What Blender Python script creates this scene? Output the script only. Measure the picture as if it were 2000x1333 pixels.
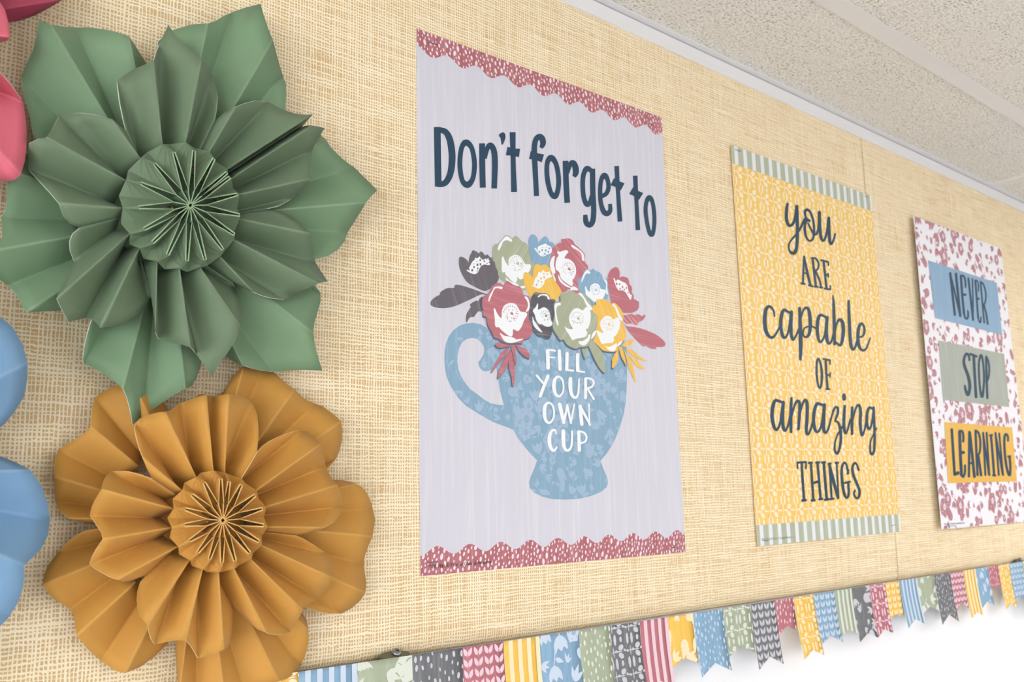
import bpy, math, random
from mathutils import Vector, Matrix
from mathutils.geometry import tessellate_polygon

random.seed(7)
for o in list(bpy.data.objects):
    bpy.data.objects.remove(o, do_unlink=True)
scene = bpy.context.scene
COL = scene.collection
R_ = math.radians
PI = math.pi

# ------------------------------------------------------------------ camera, world, lamps, exposure
Z0 = 2.45                                   # height of the big poster's top-left corner above the floor
FPX = 1812.304                              # focal length in pixels of a 2000 x 1333 frame
CR = ((0.75658991, -0.65358194, -0.02005852),
      (0.09263674, 0.13750216, -0.98616002),
      (0.64729447, 0.74426057, 0.16457845))  # camera right, down, forward
CC = Vector((-0.4506023, -0.64095325, -0.41882255 + Z0))
cam = bpy.data.objects.new('camera', bpy.data.cameras.new('camera'))
COL.objects.link(cam)
cam.data.sensor_fit = 'HORIZONTAL'
cam.data.sensor_width = 36.0
cam.data.lens = FPX * 36.0 / 2000.0
cam.data.clip_start = 0.02
cam.data.dof.use_dof = True
cam.data.dof.focus_distance = 0.74
cam.data.dof.aperture_fstop = 16.0
cr, cd, cf = (Vector(v) for v in CR)
m3 = Matrix((cr, -cd, -cf)).transposed()
cam.matrix_world = Matrix.Translation(CC) @ m3.to_4x4()
scene.camera = cam

w = bpy.data.worlds.new('room_light')
scene.world = w
w.use_nodes = True
w.node_tree.nodes['Background'].inputs[0].default_value = (1.0, 0.99, 0.985, 1)
w.node_tree.nodes['Background'].inputs[1].default_value = 0.20
LAMP = 7.5                                   # emission of the ceiling light panels
FILL_LEFT = 9.2                                   # emission of the fill pane added in the left wall
FILL_FRONT = 2.2                                   # emission of the fill pane added opposite the board
vs = scene.view_settings
vs.view_transform = 'Standard'
vs.look = 'None'
vs.gamma = 1.0
vs.use_curve_mapping = False
vs.exposure = -0.20


def ray(u, v):
    return cr * ((u - 1000.0) / FPX) + cd * ((v - 666.5) / FPX) + cf


def at(u, v, h=0.0):
    """world point on the plane h metres in front of the board that a measured picture point belongs to"""
    d = ray(u, v)
    t = (-h - CC.y) / d.y
    return CC + d * t


def crop(x0, y0, s):
    return lambda x, y: (x0 + x / s, y0 + y / s)


# ------------------------------------------------------------------ materials
def lin(c):
    out = []
    for x in c:
        x /= 255.0
        out.append(x / 12.92 if x <= 0.04045 else ((x + 0.055) / 1.055) ** 2.4)
    return tuple(out) + (1.0,)


MATS = {}


def nodes_of(name):
    m = bpy.data.materials.new(name)
    m.use_nodes = True
    nt = m.node_tree
    b = nt.nodes['Principled BSDF']
    MATS[name] = m
    return m, nt, b


def N(nt, kind, **kw):
    n = nt.nodes.new(kind)
    for k, v in kw.items():
        setattr(n, k, v)
    return n


def math_node(nt, op, a=None, b=None, c=None):
    n = nt.nodes.new('ShaderNodeMath')
    n.operation = op
    for i, x in enumerate((a, b, c)):
        if x is None:
            continue
        if isinstance(x, (int, float)):
            n.inputs[i].default_value = x
        else:
            nt.links.new(x, n.inputs[i])
    return n.outputs[0]


def mix_node(nt, f, a, b):
    n = nt.nodes.new('ShaderNodeMix')
    n.data_type = 'RGBA'
    for sock, x in ((n.inputs[0], f), (n.inputs[6], a), (n.inputs[7], b)):
        if isinstance(x, (int, float)):
            sock.default_value = x
        elif isinstance(x, tuple):
            sock.default_value = x
        else:
            nt.links.new(x, sock)
    return n.outputs[2]


def plain(name, col, rough=0.6, spec=0.3, metal=0.0):
    m, nt, b = nodes_of(name)
    b.inputs['Base Color'].default_value = lin(col)
    b.inputs['Roughness'].default_value = rough
    b.inputs['Specular IOR Level'].default_value = spec
    b.inputs['Metallic'].default_value = metal
    return m


def streaked(name, col, col2, amount=1.0, scale=(160, 160, 7), rot=0.0, lo=0.45, hi=0.65, rough=0.5):
    """printed paper with a brushed, wood-grain like streak pattern"""
    m, nt, b = nodes_of(name)
    tc = N(nt, 'ShaderNodeTexCoord')
    r = N(nt, 'ShaderNodeMapping')
    r.inputs['Rotation'].default_value = (0, rot, 0)
    mp = N(nt, 'ShaderNodeMapping')
    mp.inputs['Scale'].default_value = scale
    nz = N(nt, 'ShaderNodeTexNoise')
    nz.inputs['Scale'].default_value = 1.0
    nz.inputs['Detail'].default_value = 4.0
    nz.inputs['Roughness'].default_value = 0.6
    mr = N(nt, 'ShaderNodeMapRange')
    mr.inputs['From Min'].default_value = lo
    mr.inputs['From Max'].default_value = hi
    mr.inputs['To Max'].default_value = amount
    nt.links.new(tc.outputs['Object'], r.inputs['Vector'])
    nt.links.new(r.outputs[0], mp.inputs['Vector'])
    nt.links.new(mp.outputs[0], nz.inputs['Vector'])
    nt.links.new(nz.outputs[0], mr.inputs[0])
    nt.links.new(mix_node(nt, mr.outputs[0], lin(col), lin(col2)), b.inputs['Base Color'])
    b.inputs['Roughness'].default_value = rough
    b.inputs['Specular IOR Level'].default_value = 0.3
    return m


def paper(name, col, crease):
    """coloured craft paper: faint mottling, paler line along the folds, wear plus painted ridge highlight"""
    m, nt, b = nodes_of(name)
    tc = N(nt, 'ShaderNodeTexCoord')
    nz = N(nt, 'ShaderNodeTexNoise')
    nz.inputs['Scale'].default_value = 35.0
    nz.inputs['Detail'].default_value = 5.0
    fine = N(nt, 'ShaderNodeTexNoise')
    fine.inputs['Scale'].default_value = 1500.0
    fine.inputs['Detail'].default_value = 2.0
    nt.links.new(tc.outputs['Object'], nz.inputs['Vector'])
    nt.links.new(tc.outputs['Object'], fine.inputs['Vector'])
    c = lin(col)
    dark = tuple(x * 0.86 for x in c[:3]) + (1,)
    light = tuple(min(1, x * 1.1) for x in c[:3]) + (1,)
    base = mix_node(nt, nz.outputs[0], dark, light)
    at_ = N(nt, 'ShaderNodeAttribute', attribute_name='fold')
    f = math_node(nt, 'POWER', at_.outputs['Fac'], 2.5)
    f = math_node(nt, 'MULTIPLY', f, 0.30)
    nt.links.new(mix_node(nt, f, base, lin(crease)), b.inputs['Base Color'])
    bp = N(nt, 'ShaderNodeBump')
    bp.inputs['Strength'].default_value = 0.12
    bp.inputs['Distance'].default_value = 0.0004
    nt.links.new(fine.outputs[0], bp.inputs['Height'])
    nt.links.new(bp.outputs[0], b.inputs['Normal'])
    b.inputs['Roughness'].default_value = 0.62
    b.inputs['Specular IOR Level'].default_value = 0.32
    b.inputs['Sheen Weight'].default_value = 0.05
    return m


def burlap():
    m, nt, b = nodes_of('burlap_print')
    tc = N(nt, 'ShaderNodeTexCoord')
    sep = N(nt, 'ShaderNodeSeparateXYZ')
    nt.links.new(tc.outputs['Object'], sep.inputs[0])

    def noise(sx, sz, detail=2.0, off=0.0):
        mp = N(nt, 'ShaderNodeMapping')
        mp.inputs['Scale'].default_value = (sx, 1, sz)
        mp.inputs['Location'].default_value = (off, off, off)
        n = N(nt, 'ShaderNodeTexNoise')
        n.inputs['Scale'].default_value = 1.0
        n.inputs['Detail'].default_value = detail
        nt.links.new(tc.outputs['Object'], mp.inputs['Vector'])
        nt.links.new(mp.outputs[0], n.inputs['Vector'])
        return n.outputs[0]

    wx = math_node(nt, 'MULTIPLY', math_node(nt, 'SUBTRACT', noise(150, 22, 2, 3.0), 0.5), 7.0)
    wz = math_node(nt, 'MULTIPLY', math_node(nt, 'SUBTRACT', noise(45, 150, 2, 9.0), 0.5), 8.0)
    wz = math_node(nt, 'ADD', wz, math_node(nt, 'MULTIPLY', math_node(nt, 'SUBTRACT', noise(340, 110, 2, 12.0), 0.5), 4.5))
    wx = math_node(nt, 'ADD', wx, math_node(nt, 'MULTIPLY', math_node(nt, 'SUBTRACT', noise(90, 340, 2, 15.0), 0.5), 2.6))
    sx = math_node(nt, 'SINE', math_node(nt, 'MULTIPLY_ADD', sep.outputs[0], 2 * PI / 0.00250, wx))
    sz = math_node(nt, 'SINE', math_node(nt, 'MULTIPLY_ADD', sep.outputs[2], 2 * PI / 0.00280, wz))
    # thread thickness: threads running across and slubs
    tx = math_node(nt, 'MULTIPLY_ADD', math_node(nt, 'SUBTRACT', noise(330, 11, 2, 1.0), 0.5), 3.8, -0.30)
    tz = math_node(nt, 'MULTIPLY_ADD', math_node(nt, 'SUBTRACT', noise(16, 300, 3, 5.0), 0.5), 5.2, -0.30)
    a = math_node(nt, 'SUBTRACT', sx, tx)
    c = math_node(nt, 'SUBTRACT', sz, tz)
    mn = math_node(nt, 'SMOOTH_MIN', a, c, 0.5)
    loc = math_node(nt, 'MULTIPLY', math_node(nt, 'SUBTRACT', noise(300, 300, 2, 2.0), 0.5), 1.2)
    mn = math_node(nt, 'ADD', mn, loc)
    mr = N(nt, 'ShaderNodeMapRange', interpolation_type='SMOOTHSTEP')
    mr.inputs['From Min'].default_value = -0.25
    mr.inputs['From Max'].default_value = 0.45
    nt.links.new(mn, mr.inputs[0])
    hole = mr.outputs[0]
    tan = mix_node(nt, noise(60, 60, 3, 7.0), lin((213, 176, 122)), lin((225, 192, 142)))
    cream = mix_node(nt, noise(40, 40, 3, 4.0), lin((247, 231, 197)), lin((252, 240, 211)))
    nt.links.new(mix_node(nt, hole, cream, tan), b.inputs['Base Color'])
    bp = N(nt, 'ShaderNodeBump')
    bp.inputs['Strength'].default_value = 0.6
    bp.inputs['Distance'].default_value = 0.0006
    nt.links.new(math_node(nt, 'SUBTRACT', 1.0, hole), bp.inputs['Height'])
    nt.links.new(bp.outputs[0], b.inputs['Normal'])
    b.inputs['Roughness'].default_value = 0.72
    b.inputs['Specular IOR Level'].default_value = 0.2
    return m


def tile_mat():
    m, nt, b = nodes_of('acoustic_tile')
    tc = N(nt, 'ShaderNodeTexCoord')
    mp = N(nt, 'ShaderNodeMapping')
    mp.inputs['Scale'].default_value = (270, 420, 270)
    n1 = N(nt, 'ShaderNodeTexNoise')
    n1.inputs['Scale'].default_value = 1.0
    n1.inputs['Detail'].default_value = 3.0
    n1.inputs['Roughness'].default_value = 0.55
    n2 = N(nt, 'ShaderNodeTexNoise')
    n2.inputs['Scale'].default_value = 22.0
    nt.links.new(tc.outputs['Object'], mp.inputs['Vector'])
    nt.links.new(mp.outputs[0], n1.inputs['Vector'])
    nt.links.new(tc.outputs['Object'], n2.inputs['Vector'])
    amp = math_node(nt, 'MULTIPLY_ADD', n2.outputs[0], 0.9, 0.35)
    hgt = math_node(nt, 'MULTIPLY', math_node(nt, 'SUBTRACT', n1.outputs[0], 0.5), amp)
    mr = N(nt, 'ShaderNodeMapRange', interpolation_type='SMOOTHSTEP')
    mr.inputs['From Min'].default_value = -0.16
    mr.inputs['From Max'].default_value = 0.13
    nt.links.new(hgt, mr.inputs[0])
    cr_ = N(nt, 'ShaderNodeValToRGB')
    e = cr_.color_ramp.elements
    e[0].position, e[0].color = 0.0, lin((172, 166, 152))
    e[1].position, e[1].color = 1.0, lin((244, 243, 238))
    k = e.new(0.20); k.color = lin((224, 222, 216))
    k = e.new(0.68); k.color = lin((233, 231, 226))
    nt.links.new(mr.outputs[0], cr_.inputs[0])
    nt.links.new(cr_.outputs[0], b.inputs['Base Color'])
    bp = N(nt, 'ShaderNodeBump')
    bp.inputs['Strength'].default_value = 0.32
    bp.inputs['Distance'].default_value = 0.003
    nt.links.new(mr.outputs[0], bp.inputs['Height'])
    nt.links.new(bp.outputs[0], b.inputs['Normal'])
    b.inputs['Roughness'].default_value = 0.85
    b.inputs['Specular IOR Level'].default_value = 0.15
    return m


def emitter(name, col, s):
    m, nt, b = nodes_of(name)
    b.inputs['Base Color'].default_value = lin((240, 240, 240))
    b.inputs['Emission Color'].default_value = lin(col)
    b.inputs['Emission Strength'].default_value = s
    return m


M_BURLAP = burlap()
M_TILE = tile_mat()
M_WALL = plain('white_paint', (248, 248, 251), 0.55, 0.3)
M_METAL_W = plain('white_enamel', (229, 228, 229), 0.4, 0.4)
M_GAP = plain('dark_gap', (70, 68, 70), 0.8, 0.1)
M_FLOOR = plain('floor_vinyl', (206, 204, 202), 0.4, 0.4)
M_CORK = plain('board_edge', (214, 184, 138), 0.8, 0.1)
M_STEEL = plain('screw_steel', (150, 152, 156), 0.3, 0.5, 0.9)
M_STAPLE = plain('staple_steel', (120, 122, 128), 0.35, 0.5, 0.7)
M_CLIP = plain('olive_clip', (112, 112, 86), 0.6, 0.3)
M_GOLD = plain('gold_wire', (222, 178, 80), 0.3, 0.5, 0.9)
M_TAG = plain('white_tag', (232, 232, 240), 0.6, 0.3)
M_FILL_LEFT = emitter('fill_light_pane', (250, 252, 255), FILL_LEFT)
M_FILL_FRONT = emitter('fill_light_pane_opposite', (250, 252, 255), FILL_FRONT)
M_LAMP = emitter('lamp_panel', (255, 250, 242), LAMP)
INK = (41, 71, 93)


# ------------------------------------------------------------------ mesh helpers
def empty(name, loc):
    o = bpy.data.objects.new(name, None)
    COL.objects.link(o)
    o.location = loc
    o.empty_display_size = 0.02
    return o


def tag(o, label=None, cat=None, group=None, kind=None):
    for k, v in (('label', label), ('category', cat), ('group', group), ('kind', kind)):
        if v:
            o[k] = v
    return o


def root_loc(o):
    v = Vector((0, 0, 0))
    while o is not None:
        v += o.location
        o = o.parent
    return v


def obj(name, verts, faces, mats, parent=None, smooth=False, mat_idx=None, loc=None):
    """one mesh object from world-space vertices"""
    base = root_loc(parent) if parent else Vector((0, 0, 0))
    off = Vector(loc) if loc is not None else Vector((0, 0, 0))
    me = bpy.data.meshes.new(name)
    me.from_pydata([tuple(Vector(v) - base - off) for v in verts], [], faces)
    if not isinstance(mats, (list, tuple)):
        mats = [mats]
    for m in mats:
        me.materials.append(m)
    if smooth:
        me.polygons.foreach_set('use_smooth', [True] * len(me.polygons))
    if mat_idx:
        me.polygons.foreach_set('material_index', mat_idx)
    me.update()
    o = bpy.data.objects.new(name, me)
    COL.objects.link(o)
    if parent:
        o.parent = parent
    if loc is not None:
        o.location = off
    return o


def box_mesh(x0, x1, y0, y1, z0, z1):
    v = [(x, y, z) for x in (x0, x1) for y in (y0, y1) for z in (z0, z1)]
    f = [(0, 1, 3, 2), (4, 6, 7, 5), (0, 4, 5, 1), (2, 3, 7, 6), (0, 2, 6, 4), (1, 5, 7, 3)]
    return v, f


def box(name, x0, x1, y0, y1, z0, z1, m, parent=None, bevel=0.0):
    v, f = box_mesh(x0, x1, y0, y1, z0, z1)
    loc = None
    if parent is None:
        loc = ((x0 + x1) / 2, (y0 + y1) / 2, z0)
    o = obj(name, v, f, m, parent, loc=loc)
    if bevel:
        b = o.modifiers.new('bevel', 'BEVEL')
        b.width = bevel
        b.segments = 3
    return o


def solid(o, t, rim=None, offset=0.0):
    s = o.modifiers.new('thickness', 'SOLIDIFY')
    s.thickness = t
    s.offset = offset
    if rim is not None:
        o.data.materials.append(rim)
        s.material_offset_rim = len(o.data.materials) - 1
    return o


# ---- flat art: everything is a list of (points, faces) in 2D
def spline(pts, n=5, closed=False):
    if len(pts) < 3:
        return list(pts)
    out = []
    L = len(pts)
    rng = range(L) if closed else range(L - 1)
    for i in rng:
        if closed:
            p0, p1, p2, p3 = pts[i - 1], pts[i], pts[(i + 1) % L], pts[(i + 2) % L]
        else:
            p0, p1, p2, p3 = pts[max(i - 1, 0)], pts[i], pts[i + 1], pts[min(i + 2, L - 1)]
        for k in range(n):
            t = k / n
            q = []
            for a, b, c, d in zip(p0, p1, p2, p3):
                q.append(0.5 * (2 * b + (c - a) * t + (2 * a - 5 * b + 4 * c - d) * t * t + (3 * b - a - 3 * c + d) * t ** 3))
            out.append(tuple(q))
    if not closed:
        out.append(tuple(pts[-1]))
    return out


def fill(ring, holes=()):
    rings = [ring] + list(holes)
    flat = [p for r in rings for p in r]
    tris = tessellate_polygon([[Vector((p[0], p[1], 0)) for p in r] for r in rings])
    return flat, [tuple(t) for t in tris]


def blob(pts, n=4):
    return fill(spline(pts, n, True))


def stroke(pts, wd, closed=False, n=5, caps=True):
    """brush stroke: points (x, y) or (x, y, width)"""
    p = [(q[0], q[1], q[2] if len(q) > 2 else wd) for q in pts]
    c = spline(p, n, closed)
    L = len(c)
    left, right = [], []
    for i in range(L):
        if closed:
            a, b = c[i - 1], c[(i + 1) % L]
        else:
            a, b = c[max(i - 1, 0)], c[min(i + 1, L - 1)]
        dx, dy = b[0] - a[0], b[1] - a[1]
        d = math.hypot(dx, dy) or 1.0
        nx, ny = -dy / d * c[i][2] / 2, dx / d * c[i][2] / 2
        left.append((c[i][0] + nx, c[i][1] + ny, i * 4e-7))
        right.append((c[i][0] - nx, c[i][1] - ny, i * 4e-7))
    v = left + right
    f = []
    for i in range(L if closed else L - 1):
        j = (i + 1) % L
        f.append((i, j, L + j, L + i))
    if caps and not closed:
        for e, s in ((0, -1), (L - 1, 1)):
            a = c[1] if e == 0 else c[-2]
            b = c[0] if e == 0 else c[-1]
            ang = math.atan2(b[1] - a[1], b[0] - a[0])
            k0 = len(v)
            v.append((b[0], b[1], e * 4e-7 + 4e-7))
            for k in range(7):
                th = ang - PI / 2 + PI * k / 6
                v.append((b[0] + math.cos(th) * b[2] / 2 * 0.999, b[1] + math.sin(th) * b[2] / 2 * 0.999, e * 4e-7 + 4e-7))
            for k in range(6):
                f.append((k0, k0 + 1 + k, k0 + 2 + k))
    return v, f


def ell(cx, cy, rx, ry, a=0.0, n=12):
    ca, sa = math.cos(a), math.sin(a)
    return [(cx + rx * math.cos(t) * ca - ry * math.sin(t) * sa, cy + rx * math.cos(t) * sa + ry * math.sin(t) * ca)
            for t in (2 * PI * k / n for k in range(n))]


def leaf(cx, cy, ln, wd, a, n=5):
    """pointed leaf from (cx, cy) along direction a"""
    ca, sa = math.cos(a), math.sin(a)
    up = [(ln * k / n, wd / 2 * math.sin(PI * (k / n) ** 0.8)) for k in range(n + 1)]
    pts = up + [(x, -y) for x, y in up[-2:0:-1]]
    return [(cx + x * ca - y * sa, cy + x * sa + y * ca) for x, y in pts]


def clip(ring, conv):
    """cut a ring to a convex polygon"""
    area = sum(conv[i - 1][0] * conv[i][1] - conv[i][0] * conv[i - 1][1] for i in range(len(conv)))
    sg = 1 if area > 0 else -1
    out = list(ring)
    for i in range(len(conv)):
        a, b = conv[i - 1], conv[i]
        src, out = out, []
        side = lambda p: sg * ((b[0] - a[0]) * (p[1] - a[1]) - (b[1] - a[1]) * (p[0] - a[0]))
        for k in range(len(src)):
            p, q = src[k - 1], src[k]
            sp, sq = side(p), side(q)
            if (sp >= 0) != (sq >= 0):
                t = sp / (sp - sq)
                out.append((p[0] + (q[0] - p[0]) * t, p[1] + (q[1] - p[1]) * t))
            if sq >= 0:
                out.append(q)
        if len(out) < 3:
            return []
    return out


def inside(p, ring):
    c = False
    x, y = p
    for i in range(len(ring)):
        x1, y1 = ring[i - 1]
        x2, y2 = ring[i]
        if (y1 > y) != (y2 > y) and x < (x2 - x1) * (y - y1) / (y2 - y1) + x1:
            c = not c
    return c


FINE = {'border_dots', 'cup_pattern', 'cup_pattern_cutouts', 'cup_pattern_seeds', 'floral_pattern', 'floral_cutouts', 'floral_seeds', 'leaf_pattern',
        'pennant_print', 'print_cutouts', 'print_seeds', 'seed_marks'}


def ink(name, shapes, place, m, parent):
    """print: flat shapes laid on a surface by place(x, y, lift)"""
    V, F = [], []
    shapes = [q for q in shapes if q[1]]
    # shapes that touch get different ink thicknesses, so that no two faces share a plane
    bbs = [(min(p[0] for p in v), min(p[1] for p in v), max(p[0] for p in v), max(p[1] for p in v)) for v, f in shapes]
    sizes = sorted(max(b[2] - b[0], b[3] - b[1]) for b in bbs) or [1.0]
    cell = max(sizes[len(sizes) // 2] * 1.5, sizes[-1] / 40.0, 1e-6)
    grid, level = {}, []
    for k, b in enumerate(bbs):
        keys = [(i, j) for i in range(int(b[0] // cell), int(b[2] // cell) + 1) for j in range(int(b[1] // cell), int(b[3] // cell) + 1)]
        used = set()
        for key in keys:
            for q in grid.get(key, ()):
                c = bbs[q]
                if c[0] <= b[2] and b[0] <= c[2] and c[1] <= b[3] and b[1] <= c[3]:
                    used.add(level[q])
        lv = 0
        while lv in used:
            lv += 1
        level.append(lv)
        for key in keys:
            grid.setdefault(key, []).append(k)
    step = min(1e-5, 1.0e-4 / (max(level, default=0) + 1))
    for k, (v, f) in enumerate(shapes):
        b = len(V)
        V += [place(p[0], p[1], level[k] * step + (p[2] if len(p) > 2 else 0.0)) for p in v]
        F += [tuple(i + b for i in q) for q in f]
    o = obj(name, V, F, m, parent)
    if name in FINE:
        o['kind'] = 'stuff'                  # tiny printed marks nobody would count
    return o


# ------------------------------------------------------------------ the room
ZT = 0.0910 + Z0            # top of the board, lower edge of the wall angle
ZC = 0.1100 + Z0            # ceiling grid
ZB = -0.5438 + Z0           # lower edge of the board
WALL_Y = 0.006
wall = box('wall_back', -3.6, 4.2, WALL_Y, 0.15, 0.0, ZC + 0.12, M_WALL)
tag(wall, kind='structure')
fl = box('floor', -3.6, 4.2, -4.2, 0.15, -0.05, 0.0, M_FLOOR)
tag(fl, kind='structure')

# left wall with a wide glowing window added as fill light (outside the picture, lights the pleats from the left)
WX, WY0, WY1, WZ0, WZ1 = -3.6, -4.0, -1.0, 0.95, 2.48
V, F = [], []
for b in (box_mesh(WX - 0.15, WX, -4.2, 0.15, 0.0, WZ0), box_mesh(WX - 0.15, WX, -4.2, 0.15, WZ1, ZC + 0.12),
          box_mesh(WX - 0.15, WX, -4.2, WY0, WZ0, WZ1), box_mesh(WX - 0.15, WX, WY1, 0.15, WZ0, WZ1)):
    n = len(V)
    V += b[0]
    F += [tuple(i + n for i in q) for q in b[1]]
wl = obj('wall_left', V, F, M_WALL, None, loc=(WX, -2.0, 0))
tag(wl, kind='structure')
V, F = [], []
bars = [box_mesh(WX - 0.1, WX - 0.04, WY0, WY1, z, z + 0.05) for z in (WZ0, WZ1 - 0.05)]
bars += [box_mesh(WX - 0.1, WX - 0.04, y, y + 0.05, WZ0 + 0.05, WZ1 - 0.05) for y in (WY0, (2 * WY0 + WY1) / 3, (WY0 + 2 * WY1) / 3, WY1 - 0.05)]
for b in bars:
    n = len(V)
    V += b[0]
    F += [tuple(i + n for i in q) for q in b[1]]
fill_win = obj('fill_window_1', V, F, M_METAL_W, None, loc=(WX - 0.07, (WY0 + WY1) / 2, WZ0))
tag(fill_win, kind='structure')
v, f = box_mesh(WX - 0.085, WX - 0.08, WY0 + 0.01, WY1 - 0.01, WZ0 + 0.01, WZ1 - 0.01)
obj('fill_pane', v, f, M_FILL_LEFT, fill_win)
# wall opposite the board, with a second glowing window added to brighten the right side
FY, FX0, FX1 = -4.2, 0.6, 3.8
V, F = [], []
for b in (box_mesh(-3.6, 4.2, FY - 0.15, FY, 0.0, WZ0), box_mesh(-3.6, 4.2, FY - 0.15, FY, WZ1, ZC + 0.12),
          box_mesh(-3.6, FX0, FY - 0.15, FY, WZ0, WZ1), box_mesh(FX1, 4.2, FY - 0.15, FY, WZ0, WZ1)):
    n = len(V)
    V += b[0]
    F += [tuple(i + n for i in q) for q in b[1]]
tag(obj('wall_front', V, F, M_WALL, None, loc=(0.3, FY, 0)), kind='structure')
V, F = [], []
bars = [box_mesh(FX0, FX1, FY - 0.1, FY - 0.04, z, z + 0.05) for z in (WZ0, WZ1 - 0.05)]
bars += [box_mesh(x, x + 0.05, FY - 0.1, FY - 0.04, WZ0 + 0.05, WZ1 - 0.05) for x in (FX0, (2 * FX0 + FX1) / 3, (FX0 + 2 * FX1) / 3, FX1 - 0.05)]
for b in bars:
    n = len(V)
    V += b[0]
    F += [tuple(i + n for i in q) for q in b[1]]
fill_win2 = obj('fill_window_2', V, F, M_METAL_W, None, loc=((FX0 + FX1) / 2, FY - 0.07, WZ0))
tag(fill_win2, kind='structure')
v, f = box_mesh(FX0 + 0.01, FX1 - 0.01, FY - 0.085, FY - 0.08, WZ0 + 0.01, WZ1 - 0.01)
obj('fill_pane', v, f, M_FILL_FRONT, fill_win2)

# ceiling: grid of tees with lay-in tiles
ceil_root = box('ceiling', -3.6, 4.2, -4.2, WALL_Y, ZC + 0.06, ZC + 0.12, M_WALL)
tag(ceil_root, kind='structure')
TEE = 0.0119
PITCH = 0.6096
ys = [-0.163 - PITCH * k for k in range(7)]
xs = [1.248 + 1.2192 * k for k in range(-4, 4)]


def tee(x0, x1, y0, y1, z):
    # flat flange with a small turned-up edge and the web above it
    v, f = [], []
    for b in (box_mesh(x0, x1, y0, y1, z, z + 0.0012),
              box_mesh((x0 + x1) / 2 - 0.0012 if x1 - x0 < 0.1 else x0, (x0 + x1) / 2 + 0.0012 if x1 - x0 < 0.1 else x1,
                       (y0 + y1) / 2 - 0.0012 if y1 - y0 < 0.1 else y0, (y0 + y1) / 2 + 0.0012 if y1 - y0 < 0.1 else y1,
                       z + 0.0012, z + 0.03)):
        n = len(v)
        v += b[0]
        f += [tuple(i + n for i in q) for q in b[1]]
    return obj('grid_bar', v, f, M_METAL_W, ceil_root)


for y in ys:
    tee(-3.6, 4.2, y - TEE, y + TEE, ZC)
yl = [WALL_Y - 0.012] + ys
for x in xs:
    for j in range(len(ys)):
        tee(x - TEE, x + TEE, yl[j + 1] + TEE, yl[j] - (TEE if j else -0.002), ZC + 0.0003)
LIGHTS = {(2, 4), (2, 5), (4, 5), (5, 2)}
tile_meshes = {}
for j in range(len(ys)):
    for i in range(len(xs) - 1):
        if (j, i) in LIGHTS:
            continue
        x0, x1 = xs[i] + 0.002, xs[i + 1] - 0.002
        y0, y1 = yl[j + 1] + 0.002, yl[j] - 0.002
        v, f = box_mesh(x0, x1, y0, y1, ZC + 0.0015, ZC + 0.0165)
        obj('ceiling_tile', v, f, M_TILE, ceil_root)
for (j, i) in sorted(LIGHTS):
    x0, x1 = xs[i] + TEE, xs[i + 1] - TEE
    y0, y1 = yl[j + 1] + TEE, yl[j] - TEE
    r = empty('ceiling_light', ((x0 + x1) / 2, (y0 + y1) / 2, ZC))
    side = 'nearer the board wall' if j < 4 else 'farther from the board wall'
    end = {5: 'at the right end', 4: 'right of the camera', 2: 'behind the camera'}[i]
    tag(r, 'recessed white fluorescent ceiling panel %s, %s' % (side, end), 'ceiling light', 'fluorescent ceiling panels')
    V, F = [], []
    for b in (box_mesh(x0, x1, y0, y0 + 0.02, ZC + 0.002, ZC + 0.05), box_mesh(x0, x1, y1 - 0.02, y1, ZC + 0.002, ZC + 0.05),
              box_mesh(x0, x0 + 0.02, y0 + 0.02, y1 - 0.02, ZC + 0.002, ZC + 0.05), box_mesh(x1 - 0.02, x1, y0 + 0.02, y1 - 0.02, ZC + 0.002, ZC + 0.05)):
        n = len(V)
        V += b[0]
        F += [tuple(k + n for k in q) for q in b[1]]
    obj('frame', V, F, M_METAL_W, r)
    v, f = box_mesh(x0 + 0.02, x1 - 0.02, y0 + 0.02, y1 - 0.02, ZC + 0.010, ZC + 0.014)
    obj('diffuser', v, f, M_LAMP, r)

# wall angle along the top of the board: upright flange with a lip, gap, ledge flange
prof = [(-0.0012, ZT), (-0.0022, ZT + 0.0006), (-0.0022, ZT + 0.0172), (-0.0012, ZT + 0.0182), (0.004, ZT + 0.0182), (0.004, ZT)]
V = [(x, y, z) for x in (-2.6, 4.2) for (y, z) in prof]
n = len(prof)
F = [(i, (i + 1) % n, n + (i + 1) % n, n + i) for i in range(n)] + [tuple(range(n - 1, -1, -1)), tuple(range(n, 2 * n))]
t1 = obj('trim_1', V, F, M_METAL_W, None, loc=(0.8, 0, ZT))
tag(t1, kind='structure')
v, f = box_mesh(-2.6, 4.2, -0.0002, 0.004, ZT + 0.0182, ZT + 0.0194)
obj('shadow_gap', v, f, M_GAP, t1)
v, f = box_mesh(-2.6, 1.242, -0.0100, 0.004, ZC - 0.0002, ZC + 0.0013)
obj('ledge_flange', v, f, M_METAL_W, t1)
v, f = box_mesh(1.2426, 4.2, -0.0098, 0.004, ZC - 0.0002, ZC + 0.0013)
obj('ledge_flange', v, f, M_METAL_W, t1)

# ------------------------------------------------------------------ bulletin board: two burlap-covered panels
XS = 0.7962                                  # seam between the panels


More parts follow.
